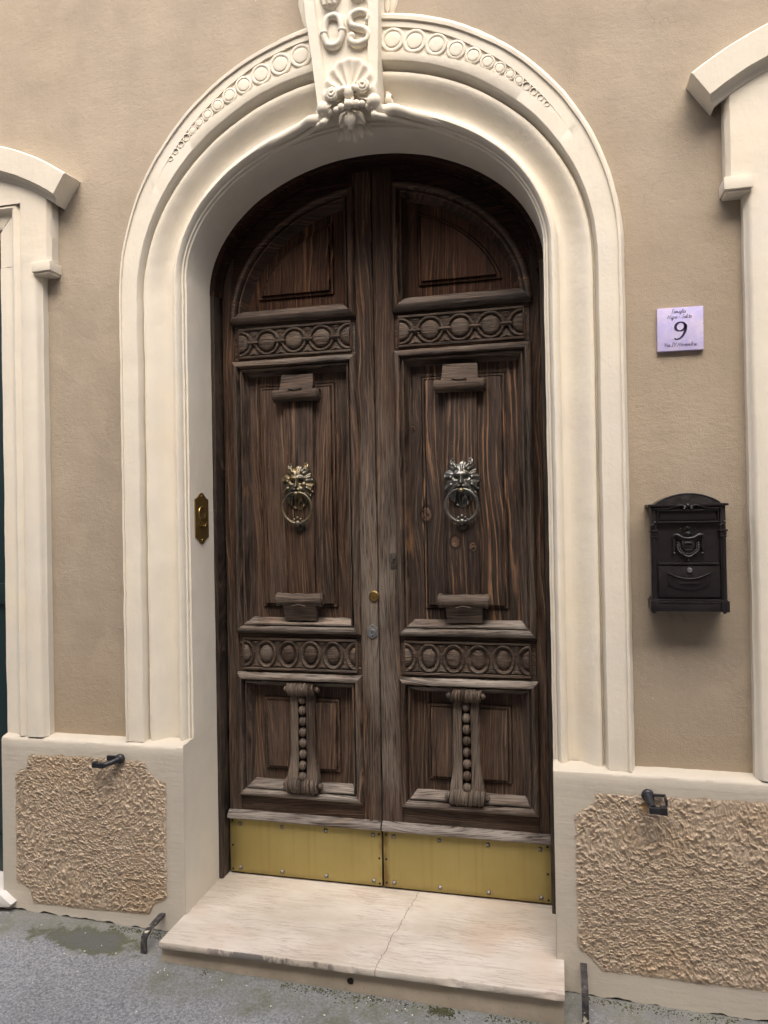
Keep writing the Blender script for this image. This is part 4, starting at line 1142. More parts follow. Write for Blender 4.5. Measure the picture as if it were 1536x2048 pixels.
    for j in range(ny+1):
        v = -1.25 + 2.27*j/ny
        for i in range(nx+1):
            u = -1.04 + 2.08*i/nx
            ang = atan2(v, u); rad = hypot(u, v)
            lim = 0.90 + 0.07*sin(ang*9 + 1) - 0.10*max(0, sin(ang))**6
            if v < -0.35: lim = min(lim, 1.3); inside = abs(u) < 0.80*max(0.0, (v + 1.22)/0.87)**0.55*(1 + 0.05*sin(v*26)) + 0.10
            else: inside = rad < lim
            ear_d = min(hypot((u - 0.47)/0.15, (v - 0.80)/0.22), hypot((u + 0.47)/0.15, (v - 0.80)/0.22))
            if not inside and ear_d > 1: continue
            h = 0.50*exp(-(rad/0.72)**4) + 0.12
            # mane locks sweep outwards and down
            au = abs(u)
            mane = sstep(0.46, 0.62, hypot(u*1.05, (v + 0.05)*0.85))
            lock = sin(10*(atan2(v + 0.15, au)) + 5.5*rad + 1.2*sin(6*rad)) 
            lock2 = sin(22*(atan2(v + 0.15, au)) + 9*rad)
            h += mane*(0.095*lock + 0.045*lock2 + 0.15)
            if v < -0.55: h += 0.12*sin(u*24 + 5*v*(1 if u > 0 else -1)) - 0.12*sstep(-0.7, -1.2, v)
            # face
            h += 0.24*gauss(au, v, 0.21, 0.26, 0.17, 0.085) + 0.16*gauss(au, v, 0.0, 0.48, 0.30, 0.20)
            h -= 0.30*gauss(au, v, 0.23, 0.10, 0.12, 0.065); h += 0.12*gauss(au, v, 0.23, 0.10, 0.05, 0.035)
            h += 0.34*gauss(u, v, 0, 0.0, 0.10, 0.28) + 0.28*gauss(u, v, 0, -0.16, 0.13, 0.09)
            h -= 0.18*gauss(au, v, 0.06, -0.22, 0.045, 0.03)
            h += 0.34*gauss(au, v, 0.15, -0.30, 0.16, 0.10) + 0.14*gauss(au, v, 0.38, -0.05, 0.14, 0.10)
            h -= 0.06*exp(-(u/0.02)**2)*gauss(u, v, 0, -0.3, 1, 0.1)
            h -= 0.42*gauss(u, v, 0, -0.435, 0.26, 0.035)
            h += 0.22*gauss(u, v, 0, -0.54, 0.16, 0.08)
            h += 0.05*sin(u*34)*gauss(u, v, 0, 0.52, 0.34, 0.14)
            if ear_d <= 1:
                h = max(h, 0.24) + 0.08*(1 - ear_d) - 0.22*max(0, 1 - ear_d*1.9)
            idx[(i, j)] = len(V)
            V.append((kx + u*W, yk - 0.046*max(0.05, h), kz + v*H))
    for j in range(ny):
        for i in range(nx):
            q = [idx.get((i, j)), idx.get((i+1, j)), idx.get((i+1, j+1)), idx.get((i, j+1))]
            if None not in q: F.append(tuple(q))
    # skirt down to the wood
    from collections import Counter
    ec = Counter()
    for f in F:
        for q in range(4): ec[tuple(sorted((f[q], f[(q+1) % 4])))] += 1
    be = [e for e, c in ec.items() if c == 1]; mp = {}
    for e in be:
        for w_ in e:
            if w_ not in mp: mp[w_] = len(V); V.append((V[w_][0], yk + 0.012, V[w_][2]))
    F += [(a, b, mp[b], mp[a]) for a, b in be]
    kn = obj('door_knocker', (V, F), bz, t, 70)
    # ring hanging from the mouth
    rz, rr = kz - 0.105, 0.0655
    yr = yk - 0.034
    ring = []
    rad_ = []
    for q in range(48):
        a = 2*pi*q/48
        ring.append((kx + rr*sin(a), yr + 0.010*(1 - cos(a))*0.5, rz + rr*cos(a)*1.02)); rad_.append(0.0056 + 0.0022*(1 - cos(a))/2)
    g = G().tube(ring, rad_, 10, closed=True)
    sub('knocker_ring', g.get(), bz, kn, 60)
    g = G().ball((kx, yk - 0.040, kz - 0.044), 0.012, 12, 8, (1.1, 1, 0.9))
    sub('mouth_pin', g.get(), BRONZE_W, kn, 60)
    zb = rz - rr*1.02
    g = G().ball((kx, yr + 0.008, zb), 0.012, 12, 8, (1.1, 0.9, 1.25))
    for dx, dz, r in ((0, 0.024, 0.0075), (-0.014, 0.018, 0.006), (0.014, 0.018, 0.006), (-0.022, 0.010, 0.0045), (0.022, 0.010, 0.0045)): g.ball((kx + dx, yr + 0.006, zb + dz), r, 10, 7)
    sub('ring_ornament', g.get(), bz, kn, 60)
    g = G().lathe([(0.021, 0.006), (0.020, -0.006), (0.014, -0.016), (0.0005, -0.018)], (kx + 0.004, yk, zb - 0.018), 'Y', 18)
    sub('strike_stud', g.get(), m_metal('dark_bronze', (0.05, 0.045, 0.038), (0.09, 0.08, 0.06), 0.5), kn, 60)
    # --- locks
    if L:
        g = G().lathe([(0.0225, 0.002), (0.0225, -0.004), (0.018, -0.009), (0.016, -0.009), (0.0155, -0.006), (0.010, -0.007), (0.0004, -0.0075)], (-0.012, YL, 1.360), 'Y', 24)
        obj('door_knob', g.get(), BRASS, t, 35)
        hexp = [(-0.022 + 0.026*sin(q*pi/3)*0.98, 1.212 + 0.031*cos(q*pi/3)) for q in range(6)]
        lk = obj('lock', G().prism(hexp, YL - 0.006, YL + 0.002, 0.0015).get(), STEEL, t, 30)
        g = G().lathe([(0.0135, 0.0), (0.013, -0.005), (0.010, -0.006), (0.0095, -0.004), (0.0004, -0.004)], (-0.022, YL - 0.006, 1.210), 'Y', 20)
        cyl = sub('lock_cylinder', g.get(), STEEL, lk, 35)
        sub('keyhole', G().box(-0.0235, -0.0205, YL - 0.0108, YL - 0.0098, 1.205, 1.216).get(), HOLE, lk, 0)
        for dz in (-0.022, 0.022): sub('screw', G().lathe([(0.0032, 0), (0.0004, -0.0015)], (-0.022, YL - 0.0062, 1.212 + dz), 'Y', 8).get(), HOLE, lk, 30)
    else:
        lk = obj('keyhole_plate', G().box(0.061, 0.088, YL - 0.0022, YL + 0.002, 1.474, 1.540, 0.001).get(), m_metal('old_iron', (0.055, 0.047, 0.043), (0.09, 0.078, 0.07), 0.5, 0.6, 60), t, 30)
        sub('keyhole', G().prism([(0.0755 + 0.005*cos(a), 1.512 + 0.006*sin(a)) for a in [2*pi*q/10 for q in range(10)]], YL - 0.0030, YL - 0.001).get(), HOLE, lk, 0)
        sub('keyhole', G().prism([(0.073, 1.495), (0.078, 1.495), (0.077, 1.511), (0.074, 1.511)], YL - 0.0030, YL - 0.001).get(), HOLE, lk, 0)
    return t
build_leaf(-1)
build_leaf(1)

# ================================================================== DOORSTEP
step = thing('doorstep', 'pale marble doorstep with a long crack, in front of the brass kick plates', 'step', (0, 0, 0))
def build_step():
    nx = 150; zt = 0.137
    def chip(x):
        c = 0.0
        for (cx, w, d) in ((0.37, 0.035, 0.012), (0.46, 0.02, 0.006), (-0.01, 0.02, 0.006), (0.02, 0.012, 0.008), (0.125, 0.02, 0.006), (-0.18, 0.03, 0.005), (-0.45, 0.02, 0.004), (0.70, 0.03, 0.010), (0.24, 0.012, 0.004)):
            c += d*exp(-((x-cx)/w)**2)
        return c + 0.0018*abs(nz(x, 0, 0, 45)) + 0.001*nz(x, 0, 2, 120)
    rows = []
    x0, x1 = -0.718, 0.737
    for (y, z, k) in ((0.33, zt, 0), (0.0, zt, 0), (-0.20, zt, 0), (-0.232, zt - 0.0002, 0.5), (-0.2375, zt - 0.0006, 0.9), (-0.239, zt - 0.003, 1.0), (-0.239, zt - 0.020, 0.5), (-0.2375, zt - 0.0235, 0.3), (-0.20, zt - 0.025, 0)):
        row = []
        for i in range(nx+1):
            x = lerp(x0, x1, i/nx); c = chip(x)*k
            # inside the opening the slab is only as wide as the jambs
            row.append((x, y + c, z - c*0.6 + 0.0009*nz(x, y, 0, 6)))
        rows.append(row)
    g = G()
    # back part within the jambs
    g.grid(rows)
    for i in (0, nx): g.put([r[i] for r in rows], [tuple(range(len(rows)))])
    obj('tread', g.get(), MARBLE, step, 40)
    g = G(); rows = []
    for z in (0.1125, 0.09, 0.06, 0.03, -0.03):
        rows.append([(lerp(-0.722, 0.733, i/60), -0.216 + 0.002*nz(i*0.3, 0, z, 9) - (0.002 if z < 0.04 else 0), z) for i in range(61)])
    g.grid(rows)
    for xe in (-0.722, 0.733): g.put([(xe, -0.216, 0.1125), (xe, -0.0, 0.1125), (xe, 0.0, -0.03), (xe, -0.216, -0.03)], [(0, 1, 2, 3)])
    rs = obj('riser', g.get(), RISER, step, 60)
    g = G().lathe([(0.012, -0.0025), (0.009, -0.003), (0.0085, -0.001), (0.0004, -0.001)], (0.010, -0.216, 0.074), 'Y', 14)
    sub('weep_hole', wobble(g.get(), 0.002, 90), HOLE, rs, 40)
build_step()

# ================================================================== IRON BARS beside the step
def bar(x, label, yend):
    zt = 0.128; w = 0.011; th = 0.005
    path = [(-0.045, zt + 0.002), (-0.10, zt), (-0.168, zt - 0.006), (-0.184, zt - 0.014), (-0.190, zt - 0.030), (-0.191, 0.06), (-0.191, -0.03)]
    rows = []
    for i, (y, z) in enumerate(path):
        a = path[max(i-1, 0)]; b = path[min(i+1, len(path)-1)]
        ty, tz = b[0]-a[0], b[1]-a[1]; l = hypot(ty, tz); ny, nzz = -tz/l, ty/l
        if nzz < 0 and i < 3: ny, nzz = -ny, -nzz
        rows.append([(x - w, y + ny*th, z + nzz*th), (x + w, y + ny*th, z + nzz*th), (x + w, y - ny*th, z - nzz*th), (x - w, y - ny*th, z - nzz*th)])
    g = G().grid(rows, closed_u=True)
    o = obj('iron_bar', wobble(g.get(), 0.0012, 30, x), BAR, None, 30)
    tag(o, label, 'iron bar', 'bent iron bars at the two ends of the step')
bar(-0.812, 'bent flat iron bar at the left end of the doorstep, by the damp patch', -0.19)
bar(0.802, 'bent flat iron bar at the right end of the doorstep, cut by the photo edge', -0.19)

# ================================================================== SHUTTER HOLDBACKS
def holdback(x, z, dirx, label):
    t = thing('shutter_holdback', label, 'shutter catch', (x, -0.05, z), 'black iron shutter catches on the plinth')
    y0 = -0.052
    if dirx < 0:
        g = G().lathe([(0.018, 0.0), (0.0195, -0.006), (0.019, -0.012), (0.013, -0.019), (0.0004, -0.022)], (x, y0, z), 'Y', 20)
        obj('rose', g.get(), IRON, t, 50)
        g = G().tube([(x, y0 - 0.014, z), (x - 0.025, y0 - 0.032, z - 0.010), (x - 0.045, y0 - 0.048, z - 0.014)], [0.012, 0.0105, 0.0095], 10)
        g.box(x - 0.080, x - 0.040, y0 - 0.060, y0 - 0.042, z - 0.025, z - 0.006, 0.003)
        obj('arm', g.get(), IRON, t, 40)
        obj('hook', G().box(x - 0.092, x - 0.078, y0 - 0.062, y0 - 0.040, z - 0.024, z - 0.002, 0.002).get(), IRON, t, 30)
        obj('stop', G().box(x - 0.060, x - 0.012, y0 - 0.010, y0 - 0.001, z - 0.010, z + 0.010, 0.002).get(), IRON, t, 30)
    else:
        g = G().lathe([(0.020, 0.0), (0.0215, -0.006), (0.020, -0.012), (0.015, -0.016), (0.0004, -0.018)], (x, y0, z), 'Y', 20)
        obj('rose', g.get(), IRON, t, 50)
        g = G().tube([(x, y0 - 0.012, z), (x + 0.004, y0 - 0.040, z - 0.012), (x + 0.010, y0 - 0.064, z - 0.020)], [0.0145, 0.0125, 0.0115], 10)
        g.box(x - 0.004, x + 0.050, y0 - 0.082, y0 - 0.060, z - 0.034, z - 0.014, 0.003)
        obj('arm', g.get(), IRON, t, 40)
        obj('hook', G().box(x + 0.030, x + 0.052, y0 - 0.085, y0 - 0.058, z - 0.034, z - 0.010, 0.002).get(), IRON, t, 30)
        g = G()
        for q, (a, b) in enumerate((((0.016, 0.010), (0.058, 0.010)), ((0.058, 0.010), (0.058, -0.022)), ((0.016, 0.010), (0.016, -0.022)))):
            pass
        g.box(x + 0.012, x + 0.056, y0 - 0.020, y0 - 0.008, z + 0.002, z + 0.009, 0.001)
        g.box(x + 0.050, x + 0.056, y0 - 0.064, y0 - 0.0205, z - 0.012, z + 0.009, 0.001)
        obj('stop', g.get(), IRON, t, 30)
holdback(-0.988, 0.738, -1, 'black iron shutter catch on the plinth left of the door, arm turned left')
holdback(1.024, 0.732, 1, 'black iron shutter catch on the plinth below the mailbox, square hook turned right')

# ================================================================== DOORBELL PLATE (on the left reveal)
def build_bell():
    xf = -0.7105
    t = thing('doorbell_plate', 'dull brass doorbell plate on the white reveal left of the door', 'doorbell', (xf, 0.133, 1.70))
    yc, zc, hw, hh = 0.131, 1.700, 0.058, 0.080
    pts = []
    def q(y, z): pts.append((y, z))
    for s in (1, -1):
        seq = [(hw, hh), (hw*0.72, hh + 0.004), (hw*0.45, hh + 0.014), (hw*0.28, hh + 0.023), (hw*0.10, hh + 0.027), (-hw*0.10, hh + 0.027), (-hw*0.28, hh + 0.023), (-hw*0.45, hh + 0.014), (-hw*0.72, hh + 0.004), (-hw, hh)]
        for a, b in seq: pts.append((yc + s*a, zc + s*b))
    V = [(xf + 0.003, y, z) for y, z in pts] + [(xf - 0.002, y, z) for y, z in pts]; n = len(pts)
    F = [tuple(range(n))] + [(i, (i+1) % n, n + (i+1) % n, n + i) for i in range(n)]
    obj('plate', (V, F), BELL_BRASS, t, 30)
    obj('bell_push', G().lathe([(0.031, 0.003), (0.030, 0.0055), (0.024, 0.0065), (0.022, 0.0050), (0.0004, 0.0056)], (xf, yc, zc + 0.022), 'X', 24).get(), BELL_BRASS, t, 40)
    for s in (-1, 1): obj('screw', G().lathe([(0.006, 0.003), (0.0055, 0.0055), (0.0004, 0.0062)], (xf, yc, zc + s*0.092), 'X', 12).get(), BRASS, t, 50)
    g = G().tube([(xf + 0.006, yc - 0.026, zc - 0.032), (xf + 0.009, yc + 0.012, zc - 0.034), (xf + 0.008, yc + 0.020, zc - 0.024), (xf + 0.007, yc + 0.034, zc - 0.021)], 0.0035, 8)
    g.box(xf + 0.003, xf + 0.006, yc - 0.030, yc + 0.018, zc - 0.030, zc - 0.016, 0.001)
    obj('latch_lever', g.get(), BRASS, t, 40)
build_bell()

# ================================================================== HOUSE NUMBER TILE
def build_tile():
    x0, z0, s = 1.0925, 2.2445, 0.149
    t = thing('number_tile', 'lilac square house number tile with a dark 9, on the wall above the mailbox', 'number tile', (x0 + s/2, WALL, z0 + s/2))
    ang = radians(-0.6)
    def R(x, z):                                       # tile frame (0..1) -> wall
        u, v = (x - 0.5)*s, (z - 0.5)*s
        return x0 + s/2 + u*cos(ang) - v*sin(ang), z0 + s/2 + u*sin(ang) + v*cos(ang)
    poly = [R(a, b) for a, b in ((0, 0), (0.5, 0.002), (1, 0.0), (1.0, 0.58), (0.988, 0.60), (1.0, 0.62), (1, 1), (0.5, 0.998), (0, 1))]
    obj('tile', G().prism(poly, -0.003, WALL + 0.002, 0.0022).get(), TILE, t, 30)
    def ribbon(strokes, w, name='lettering'):
        g = G()
        for st in strokes:
            P = [Vector(R(a, b)) for a, b in st]
            n = len(P); ws = w if hasattr(w, '__len__') else [w]*n
            V = []
            for i in range(n):
                d = P[min(i+1, n-1)] - P[max(i-1, 0)]
                if d.length == 0: d = Vector((1, 0))
                d.normalize(); nn = Vector((-d.y, d.x))*ws[i if i < len(ws) else -1]*0.5
                V += [(P[i].x + nn.x, -0.0038, P[i].y + nn.y), (P[i].x - nn.x, -0.0038, P[i].y - nn.y)]
            g.put(V, [(2*i, 2*i+1, 2*i+3, 2*i+2) for i in range(n-1)])
        return obj(name, g.get(), INK, t, 0)
    def arc(cx, cz, rx, rz, a0, a1, n=10): return [(cx + rx*cos(radians(lerp(a0, a1, i/n))), cz + rz*sin(radians(lerp(a0, a1, i/n)))) for i in range(n+1)]
    bowl = arc(0.42, 0.5, 0.40, 0.5, 60, 400)
    GL = {
        'F': (1.15, [[(0.35, 1.9), (0.30, 0.9), (0.12, -0.25)], [(0.0, 1.75), (0.5, 1.95), (1.15, 1.9)], [(0.1, 0.95), (0.75, 1.05)]]),
        'a': (1.05, [bowl, [(0.82, 0.95), (0.80, 0.25), (0.95, 0.0), (1.08, 0.2)]]),
        'm': (1.55, [[(0.1, 1.0), (0.1, 0.0), (0.3, 0.8), (0.5, 1.0), (0.62, 0.7), (0.6, 0.0), (0.8, 0.8), (1.0, 1.0), (1.14, 0.7), (1.15, 0.15), (1.3, 0.0), (1.5, 0.2)]]),
        'i': (0.60, [[(0.2, 1.0), (0.18, 0.2), (0.3, 0.0), (0.55, 0.2)], [(0.2, 1.45), (0.26, 1.55)]]),
        'g': (1.05, [bowl, [(0.85, 1.0), (0.85, -0.3), (0.6, -0.8), (0.2, -0.65), (0.5, -0.2), (1.05, 0.2)]]),
        'l': (0.62, [[(0.15, 0.6), (0.5, 1.6), (0.42, 2.0), (0.25, 1.7), (0.18, 0.3), (0.32, 0.0), (0.6, 0.2)]]),
        'N': (1.65, [[(0.0, -0.1), (0.25, 1.0), (0.35, 1.85), (0.7, 0.9), (1.05, 0.0), (1.15, 1.0), (1.45, 1.9)]]),
        'r': (0.82, [[(0.1, 0.9), (0.25, 1.1), (0.3, 0.9), (0.55, 1.0), (0.5, 0.3), (0.6, 0.0), (0.82, 0.2)]]),
        'o': (0.98, [arc(0.42, 0.5, 0.40, 0.5, 60, 420), [(0.55, 0.95), (0.98, 0.85)]]),
        '-': (1.0, [[(0.2, 0.7), (0.85, 0.75)]]),
        ' ': (0.55, []),
        'S': (1.30, [[(1.2, 1.6), (0.95, 1.95), (0.6, 1.75), (0.6, 1.3), (0.95, 0.8), (0.85, 0.2), (0.4, 0.0), (0.05, 0.3)]]),
        't': (0.72, [[(0.35, 1.7), (0.28, 0.3), (0.42, 0.0), (0.7, 0.2)], [(0.0, 1.15), (0.7, 1.25)]]),
        'V': (1.35, [[(0.0, 1.6), (0.25, 1.9), (0.42, 1.2), (0.5, 0.0), (0.95, 1.2), (1.3, 1.9)]]),
        'I': (0.85, [[(0.45, 1.85), (0.35, 0.0)], [(0.1, 1.85), (0.8, 1.9)], [(0.0, 0.0), (0.7, 0.05)]]),
        'v': (1.00, [[(0.05, 0.9), (0.25, 1.0), (0.35, 0.3), (0.5, 0.0), (0.8, 0.6), (0.8, 1.0), (1.05, 0.9)]]),
        'e': (0.88, [[(0.1, 0.45), (0.6, 0.65), (0.6, 0.95), (0.35, 1.0), (0.08, 0.6), (0.12, 0.15), (0.4, 0.0), (0.88, 0.25)]]),
        'b': (0.98, [[(0.15, 0.6), (0.5, 1.6), (0.40, 2.0), (0.22, 1.6), (0.15, 0.2), (0.4, 0.0), (0.75, 0.4), (0.6, 0.9), (0.98, 0.85)]]),
    }
    def write(txt, xa, xb, base, xh, w):
        tot = sum(GL[c][0] for c in txt); k = (xb - xa)/tot; x = xa; st = []
        for c in txt:
            adv, ss = GL[c]
            for s_ in ss: st.append([(x + (a*0.95)*k + 0.22*b*xh, base + b*xh) for a, b in s_])
            x += adv*k
        ribbon(st, w)
    write('Famiglia', 0.315, 0.620, 0.868, 0.046, 0.00125)
    write('Nigro - Solito', 0.215, 0.745, 0.742, 0.046, 0.00125)
    write('Via IV Novembre', 0.135, 0.850, 0.100, 0.046, 0.00130)
    # big italic 9, thick and thin
    lp = arc(0.500, 0.530 + 0.022, 0.105, 0.100, 20, 380, 30)
    lp = [(a + (b - 0.55)*0.10, b) for a, b in lp]
    wl = [s*(0.026 + 0.030*abs(cos(radians(lerp(20, 380, i/30))))) for i in range(31)]
    ribbon([lp], wl, 'numeral')
    tail = [(0.612, 0.600), (0.622, 0.540), (0.612, 0.470), (0.585, 0.395), (0.545, 0.330), (0.490, 0.280), (0.430, 0.262), (0.385, 0.272), (0.380, 0.292)]
    wt = [s*q for q in (0.054, 0.060, 0.060, 0.054, 0.045, 0.034, 0.026, 0.032, 0.028)]
    ribbon([tail], wt, 'numeral')
build_tile()

# ================================================================== MAILBOX
def build_mailbox():
    t = thing('mailbox', 'black metal wall mailbox with arched lid and embossed crest, right of the doorway', 'mailbox', (1.165, WALL, 1.36))
    yb, yf = WALL, -0.078
    xc = 1.165
    x0, x1 = 1.050, 1.280
    body = obj('body', G().box(x0 + 0.006, x1 - 0.006, yf + 0.004, yb - 0.001, 1.362, 1.716, 0.002).get(), BOX, t, 30)
    # corner posts
    for s in (-1, 1):
        px = xc + s*0.108
        post = G().box(px - 0.009, px + 0.009, yf - 0.004, yf + 0.012, 1.390, 1.712, 0.003)
        post.tube([(px, yf - 0.004, 1.40), (px, yf - 0.004, 1.61)], 0.0045, 8)
        obj('post', post.get(), BOX, t, 35)
        cap = G().box(px - 0.013, px + 0.013, yf - 0.012, yf + 0.010, 1.624, 1.631, 0.001).box(px - 0.010, px + 0.010, yf - 0.009, yf + 0.010, 1.612, 1.6235, 0.003).box(px - 0.011, px + 0.011, yf - 0.009, yf + 0.010, 1.606, 1.611, 0.001)
        cap.tube([(px - 0.008, yf - 0.008, 1.634), (px - 0.009, yf - 0.010, 1.645), (px, yf - 0.010, 1.650), (px + 0.003, yf - 0.009, 1.642)], 0.0028, 7)
        cap.ball((px + 0.004, yf - 0.008, 1.656), 0.0042)
        obj('capital', cap.get(), BOX, t, 40)
    # arched lid
    def arch(w, h, z, n=24):
        R = (w*w + h*h)/(2*h)
        return [(xc + w*(2*i/n - 1), z + sqrt(max(0, R*R - (w*(2*i/n - 1))**2)) - (R - h)) for i in range(n+1)]
    poly = [(x0 - 0.010, 1.709)] + [(x0 - 0.010, 1.717), (xc - 0.104, 1.7175)] + arch(0.102, 0.034, 1.718) + [(xc + 0.104, 1.7175), (x1 + 0.010, 1.717), (x1 + 0.010, 1.709)]
    lid = obj('lid', G().prism(poly, yf - 0.014, yb - 0.001, 0.002).get(), BOX, t, 30)
    inner = [(xc - 0.100, 1.712)] + arch(0.094, 0.027, 1.7155) + [(xc + 0.100, 1.712)]
    sub('lid_rim', G().tube([(a, yf - 0.014, b + 0.004) for a, b in arch(0.098, 0.031, 1.7165)], 0.0022, 8).get(), BOX, lid, 40)
    # scroll above the slot
    zs = 1.702
    g = G()
    for s in (-1, 1):
        g.tube([(xc + s*0.105, yf - 0.010, zs - 0.001), (xc + s*0.060, yf - 0.010, zs), (xc + s*0.040, yf - 0.012, zs + 0.006), (xc + s*0.024, yf - 0.014, zs + 0.011), (xc + s*0.012, yf - 0.014, zs + 0.008)], 0.0022, 7)
        g.tube([(xc + s*0.011 + 0.006*cos(q*0.6)*(1 - q/16), yf - 0.013, zs + 0.002 + 0.006*sin(q*0.6)*(1 - q/16)) for q in range(14)], 0.0018, 6)
    g.ball((xc, yf - 0.012, zs + 0.010), 0.006, sq=(1, 0.6, 1))
    obj('scroll_ornament', g.get(), BOX, t, 50)
    # letter slot with its flap
    g = G().box(xc - 0.096, xc + 0.096, yf - 0.009, yf + 0.004, 1.693, 1.698, 0.0018).box(xc - 0.096, xc + 0.096, yf - 0.012, yf + 0.004, 1.654, 1.659, 0.0022)
    for s in (-1, 1): g.box(xc + s*0.094 - 0.002, xc + s*0.094 + 0.002, yf - 0.006, yf + 0.004, 1.6595, 1.6935, 0.0006)
    obj('slot_frame', g.get(), BOX, t, 30)
    obj('slot_flap', G().box(xc - 0.088, xc + 0.088, yf - 0.001, yf + 0.003, 1.663, 1.692, 0.0008).get(), BOX, t, 30)
    # embossed crest: helmet, mantle, shield and wreath
    g = G(); zc = 1.578; y = yf + 0.001
    for s in (-1, 1):
        g.tube([(xc, y - 0.006, zc + 0.024), (xc + s*0.018, y - 0.007, zc + 0.026), (xc + s*0.032, y - 0.007, zc + 0.036), (xc + s*0.044, y - 0.005, zc + 0.036), (xc + s*0.048, y - 0.003, zc + 0.026)], [0.004, 0.005, 0.0055, 0.005, 0.003], 8)
        g.tube([(xc + s*0.046, y - 0.002, zc + 0.026), (xc + s*0.044, y - 0.003, zc), (xc + s*0.047, y - 0.003, zc - 0.022)], [0.004, 0.005, 0.003], 8)
        g.tube([(xc + s*0.022, y - 0.004, zc + 0.044), (xc + s*0.030, y - 0.004, zc + 0.052)], 0.0018, 6)
        g.ball((xc + s*0.023, y - 0.003, zc + 0.056), 0.0028)
        g.ball((xc + s*0.044, y - 0.003, zc - 0.026), 0.0050)
        for q in range(11):
            a = radians(20 - q*11)
            g.ball((xc + s*0.033*cos(a), y - 0.004, zc - 0.002 + 0.032*sin(a) ), 0.0042, 8, 6, (1.2, 0.9, 0.8))
            g.ball((xc + s*0.027*cos(a - 0.1), y - 0.004, zc - 0.002 + 0.026*sin(a - 0.1)), 0.0030, 8, 6)
        g.tube([(xc + s*0.004, y - 0.004, zc + 0.062), (xc + s*0.010, y - 0.004, zc + 0.057)], 0.002, 6)
    g.ball((xc, y, zc + 0.034), 0.014, 14, 9, (1, 0.55, 0.8))
    g.tube([(xc - 0.013, y - 0.006, zc + 0.036), (xc - 0.007, y - 0.009, zc + 0.043), (xc, y - 0.010, zc + 0.045), (xc + 0.007, y - 0.009, zc + 0.043), (xc + 0.013, y - 0.006, zc + 0.036)], 0.0024, 7)
    g.ball((xc, y, zc + 0.058), 0.008, 10, 7, (0.8, 0.5, 1))
    g.tube([(xc - 0.012, y - 0.007, zc + 0.006), (xc - 0.005, y - 0.009, zc + 0.010), (xc + 0.005, y - 0.009, zc + 0.010), (xc + 0.012, y - 0.007, zc + 0.006)], 0.0024, 7)
    g.prism([(xc - 0.018, zc + 0.016), (xc + 0.018, zc + 0.016), (xc + 0.019, zc - 0.006), (xc + 0.012, zc - 0.022), (xc, zc - 0.030), (xc - 0.012, zc - 0.022), (xc - 0.019, zc - 0.006)], y - 0.006, y + 0.003, 0.002)
    g.tube([(xc - 0.011, y - 0.008, zc - 0.014), (xc + 0.011, y - 0.008, zc - 0.014)], 0.0012, 6)
    g.tube([(xc - 0.022, y - 0.006, zc - 0.024), (xc - 0.010, y - 0.008, zc - 0.034), (xc, y - 0.008, zc - 0.037), (xc + 0.010, y - 0.008, zc - 0.034), (xc + 0.022, y - 0.006, zc - 0.024)], 0.0026, 7)
    g.ball((xc, y - 0.002, zc - 0.050), 0.0045)
    obj('crest', g.get(), BOX, t, 60)
    # lower door
    g = G().box(xc - 0.094, xc + 0.094, yf - 0.009, yf + 0.003, 1.5155, 1.5215, 0.0022)
    obj('ledge', g.get(), BOX, t, 30)
    dr = obj('mailbox_door', G().box(xc - 0.096, xc + 0.096, yf - 0.005, yf + 0.003, 1.408, 1.511, 0.0022).get(), BOX, t, 30)
    sub('lock', G().lathe([(0.0088, 0.0), (0.0085, -0.003), (0.0070, -0.005), (0.0004, -0.0052)], (xc + 0.002, yf - 0.005, 1.4965), 'Y', 18).get(), STEEL, dr, 40)
    sub('keyhole', G().box(xc + 0.0012, xc + 0.0028, yf - 0.0107, yf - 0.0102, 1.4935, 1.4995).get(), HOLE, dr, 0)
    n = 20
    topc = [(xc + 0.066*(2*i/n - 1), 1.488 - 0.020*(1 - (2*i/n - 1)**2) ) for i in range(n+1)]
    holder = topc + [(xc + 0.066, 1.460)] + [(xc + 0.060 - 0.120*i/n, 1.446 - 0.016*(1 - (2*i/n - 1)**2)) for i in range(n+1)] + [(xc - 0.066, 1.460)]
    sub('name_holder', G().prism(holder, yf - 0.009, yf - 0.004, 0.0016).get(), BOX, dr, 30)
    sub('name_holder_rim', G().tube([(a, yf - 0.0105, b) for a, b in topc], 0.0028, 7).get(), BOX, dr, 50)
    sub('name_slot', G().box(xc - 0.030, xc + 0.030, yf - 0.0130, yf - 0.0085, 1.4515, 1.4555, 0.0014).get(), BOX, dr, 30)
    # base
    g = G().box(x0 - 0.002, x1 + 0.002, yf - 0.008, yb - 0.001, 1.394, 1.400, 0.0024).box(x0 - 0.006, x1 + 0.006, yf - 0.010, yb - 0.001, 1.386, 1.3935, 0.0028).box(x0 - 0.004, x1 + 0.004, yf - 0.008, yb - 0.001, 1.360, 1.3855, 0.001)
    obj('base', g.get(), BOX, t, 30)
    for s in (-1, 1):
        px = xc + s*0.110
        obj('foot', G().box(px - 0.012, px + 0.012, yf - 0.014, yf + 0.002, 1.359, 1.3955, 0.0015).tube([(px - 0.002, yf - 0.005, 1.359), (px - 0.002, yf - 0.005, 1.354)], 0.006, 10).get(), BOX, t, 30)
build_mailbox()

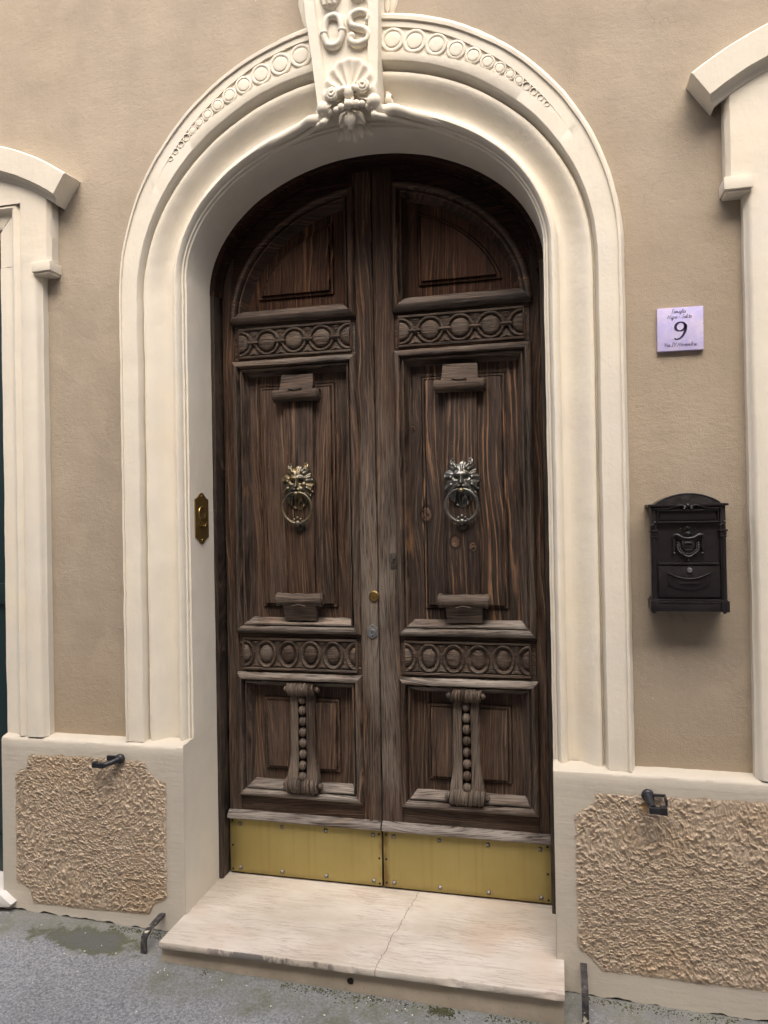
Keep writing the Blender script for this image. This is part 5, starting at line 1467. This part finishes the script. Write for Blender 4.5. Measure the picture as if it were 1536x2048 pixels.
# ================================================================== MOSS AND LOOSE STONE along the foot of the house
def build_bits():
    rnd = random.Random(3)
    g = G()
    for _ in range(1500):
        if rnd.random() < 0.5:
            x = rnd.uniform(-0.65, 0.72); y = -0.222 - abs(rnd.gauss(0, 0.022)); dens = nz(x, 0, 0, 4, 3) > -0.05
        else:
            x = rnd.uniform(0.80, 1.6) if rnd.random() < 0.5 else rnd.uniform(-1.2, -0.76); y = -0.062 - abs(rnd.gauss(0, 0.02)); dens = nz(x, 0, 0, 5, 8) > -0.05
        if not dens: continue
        r = rnd.uniform(0.0010, 0.0030)
        g.ball((x, y, gz(x, y) + r*0.1), r, 6, 4, (1.3, 1.2, 0.7))
    for _ in range(260):
        a = rnd.uniform(0, 2*pi); q = sqrt(rnd.random())
        q = min(1.6, abs(rnd.gauss(0, 0.6))); x = 0.335 + 0.06*q*cos(a); y = -0.243 + 0.026*q*sin(a); r = rnd.uniform(0.0015, 0.0035)
        g.ball((x, y, gz(x, y) + 0.004*max(0, 1 - q*q)), r, 6, 4, (1.2, 1.2, 0.8))
    o = obj('moss', g.get(), MOSS, None, 80); o['kind'] = 'stuff'; tag(o, 'green moss along the foot of the step and plinth', 'moss')
    g = G()
    for _ in range(150):
        x = rnd.uniform(-2.0, 1.7)
        y = -0.06 - abs(rnd.gauss(0, 0.10)) if rnd.random() < 0.7 else rnd.uniform(-0.9, -0.2)
        if -0.74 < x < 0.75 and y > -0.225: y = -0.23 - abs(rnd.gauss(0, 0.05))
        r = rnd.uniform(0.0012, 0.0034)
        if rnd.random() < 0.05: r *= 1.8
        g.ball((x, y, gz(x, y) + r*0.2), r, 6, 4, (rnd.uniform(0.8, 1.4), rnd.uniform(0.8, 1.3), 0.6))
    o = obj('grit', g.get(), CHIP, None, 30); o['kind'] = 'stuff'; tag(o, 'pale grit scattered on the asphalt', 'grit')
build_bits()

# ================================================================== HOUSE ACROSS THE STREET (unseen behind the viewer, sized for the sky light it blocks)
def build_opposite():
    t = thing('facing_house', 'unseen plain plastered house on the other side of the narrow street, behind the viewer', 'house', (0, -5.0, 0))
    obj('wall', G().box(-16, 16, -8, -5.0, -0.1, 7.2).get(), OPP, t, 0)
    for fx in (-9, -5.5, -2, 1.5, 5, 8.5):
        for fz in (1.0, 4.4):
            w = obj('window', G().box(fx - 0.08, fx + 1.18, -5.0, -4.94, fz - 0.1, fz + 2.0, 0.01).get(), CREAM, t, 0)
            sub('pane', G().box(fx, fx + 1.1, -4.94, -4.93, fz, fz + 1.9).get(), OPPW, w, 0)
    obj('eaves', G().box(-16.2, 16.2, -8.2, -4.75, 7.2, 7.35, 0.02).get(), OPP, t, 0)
build_opposite()
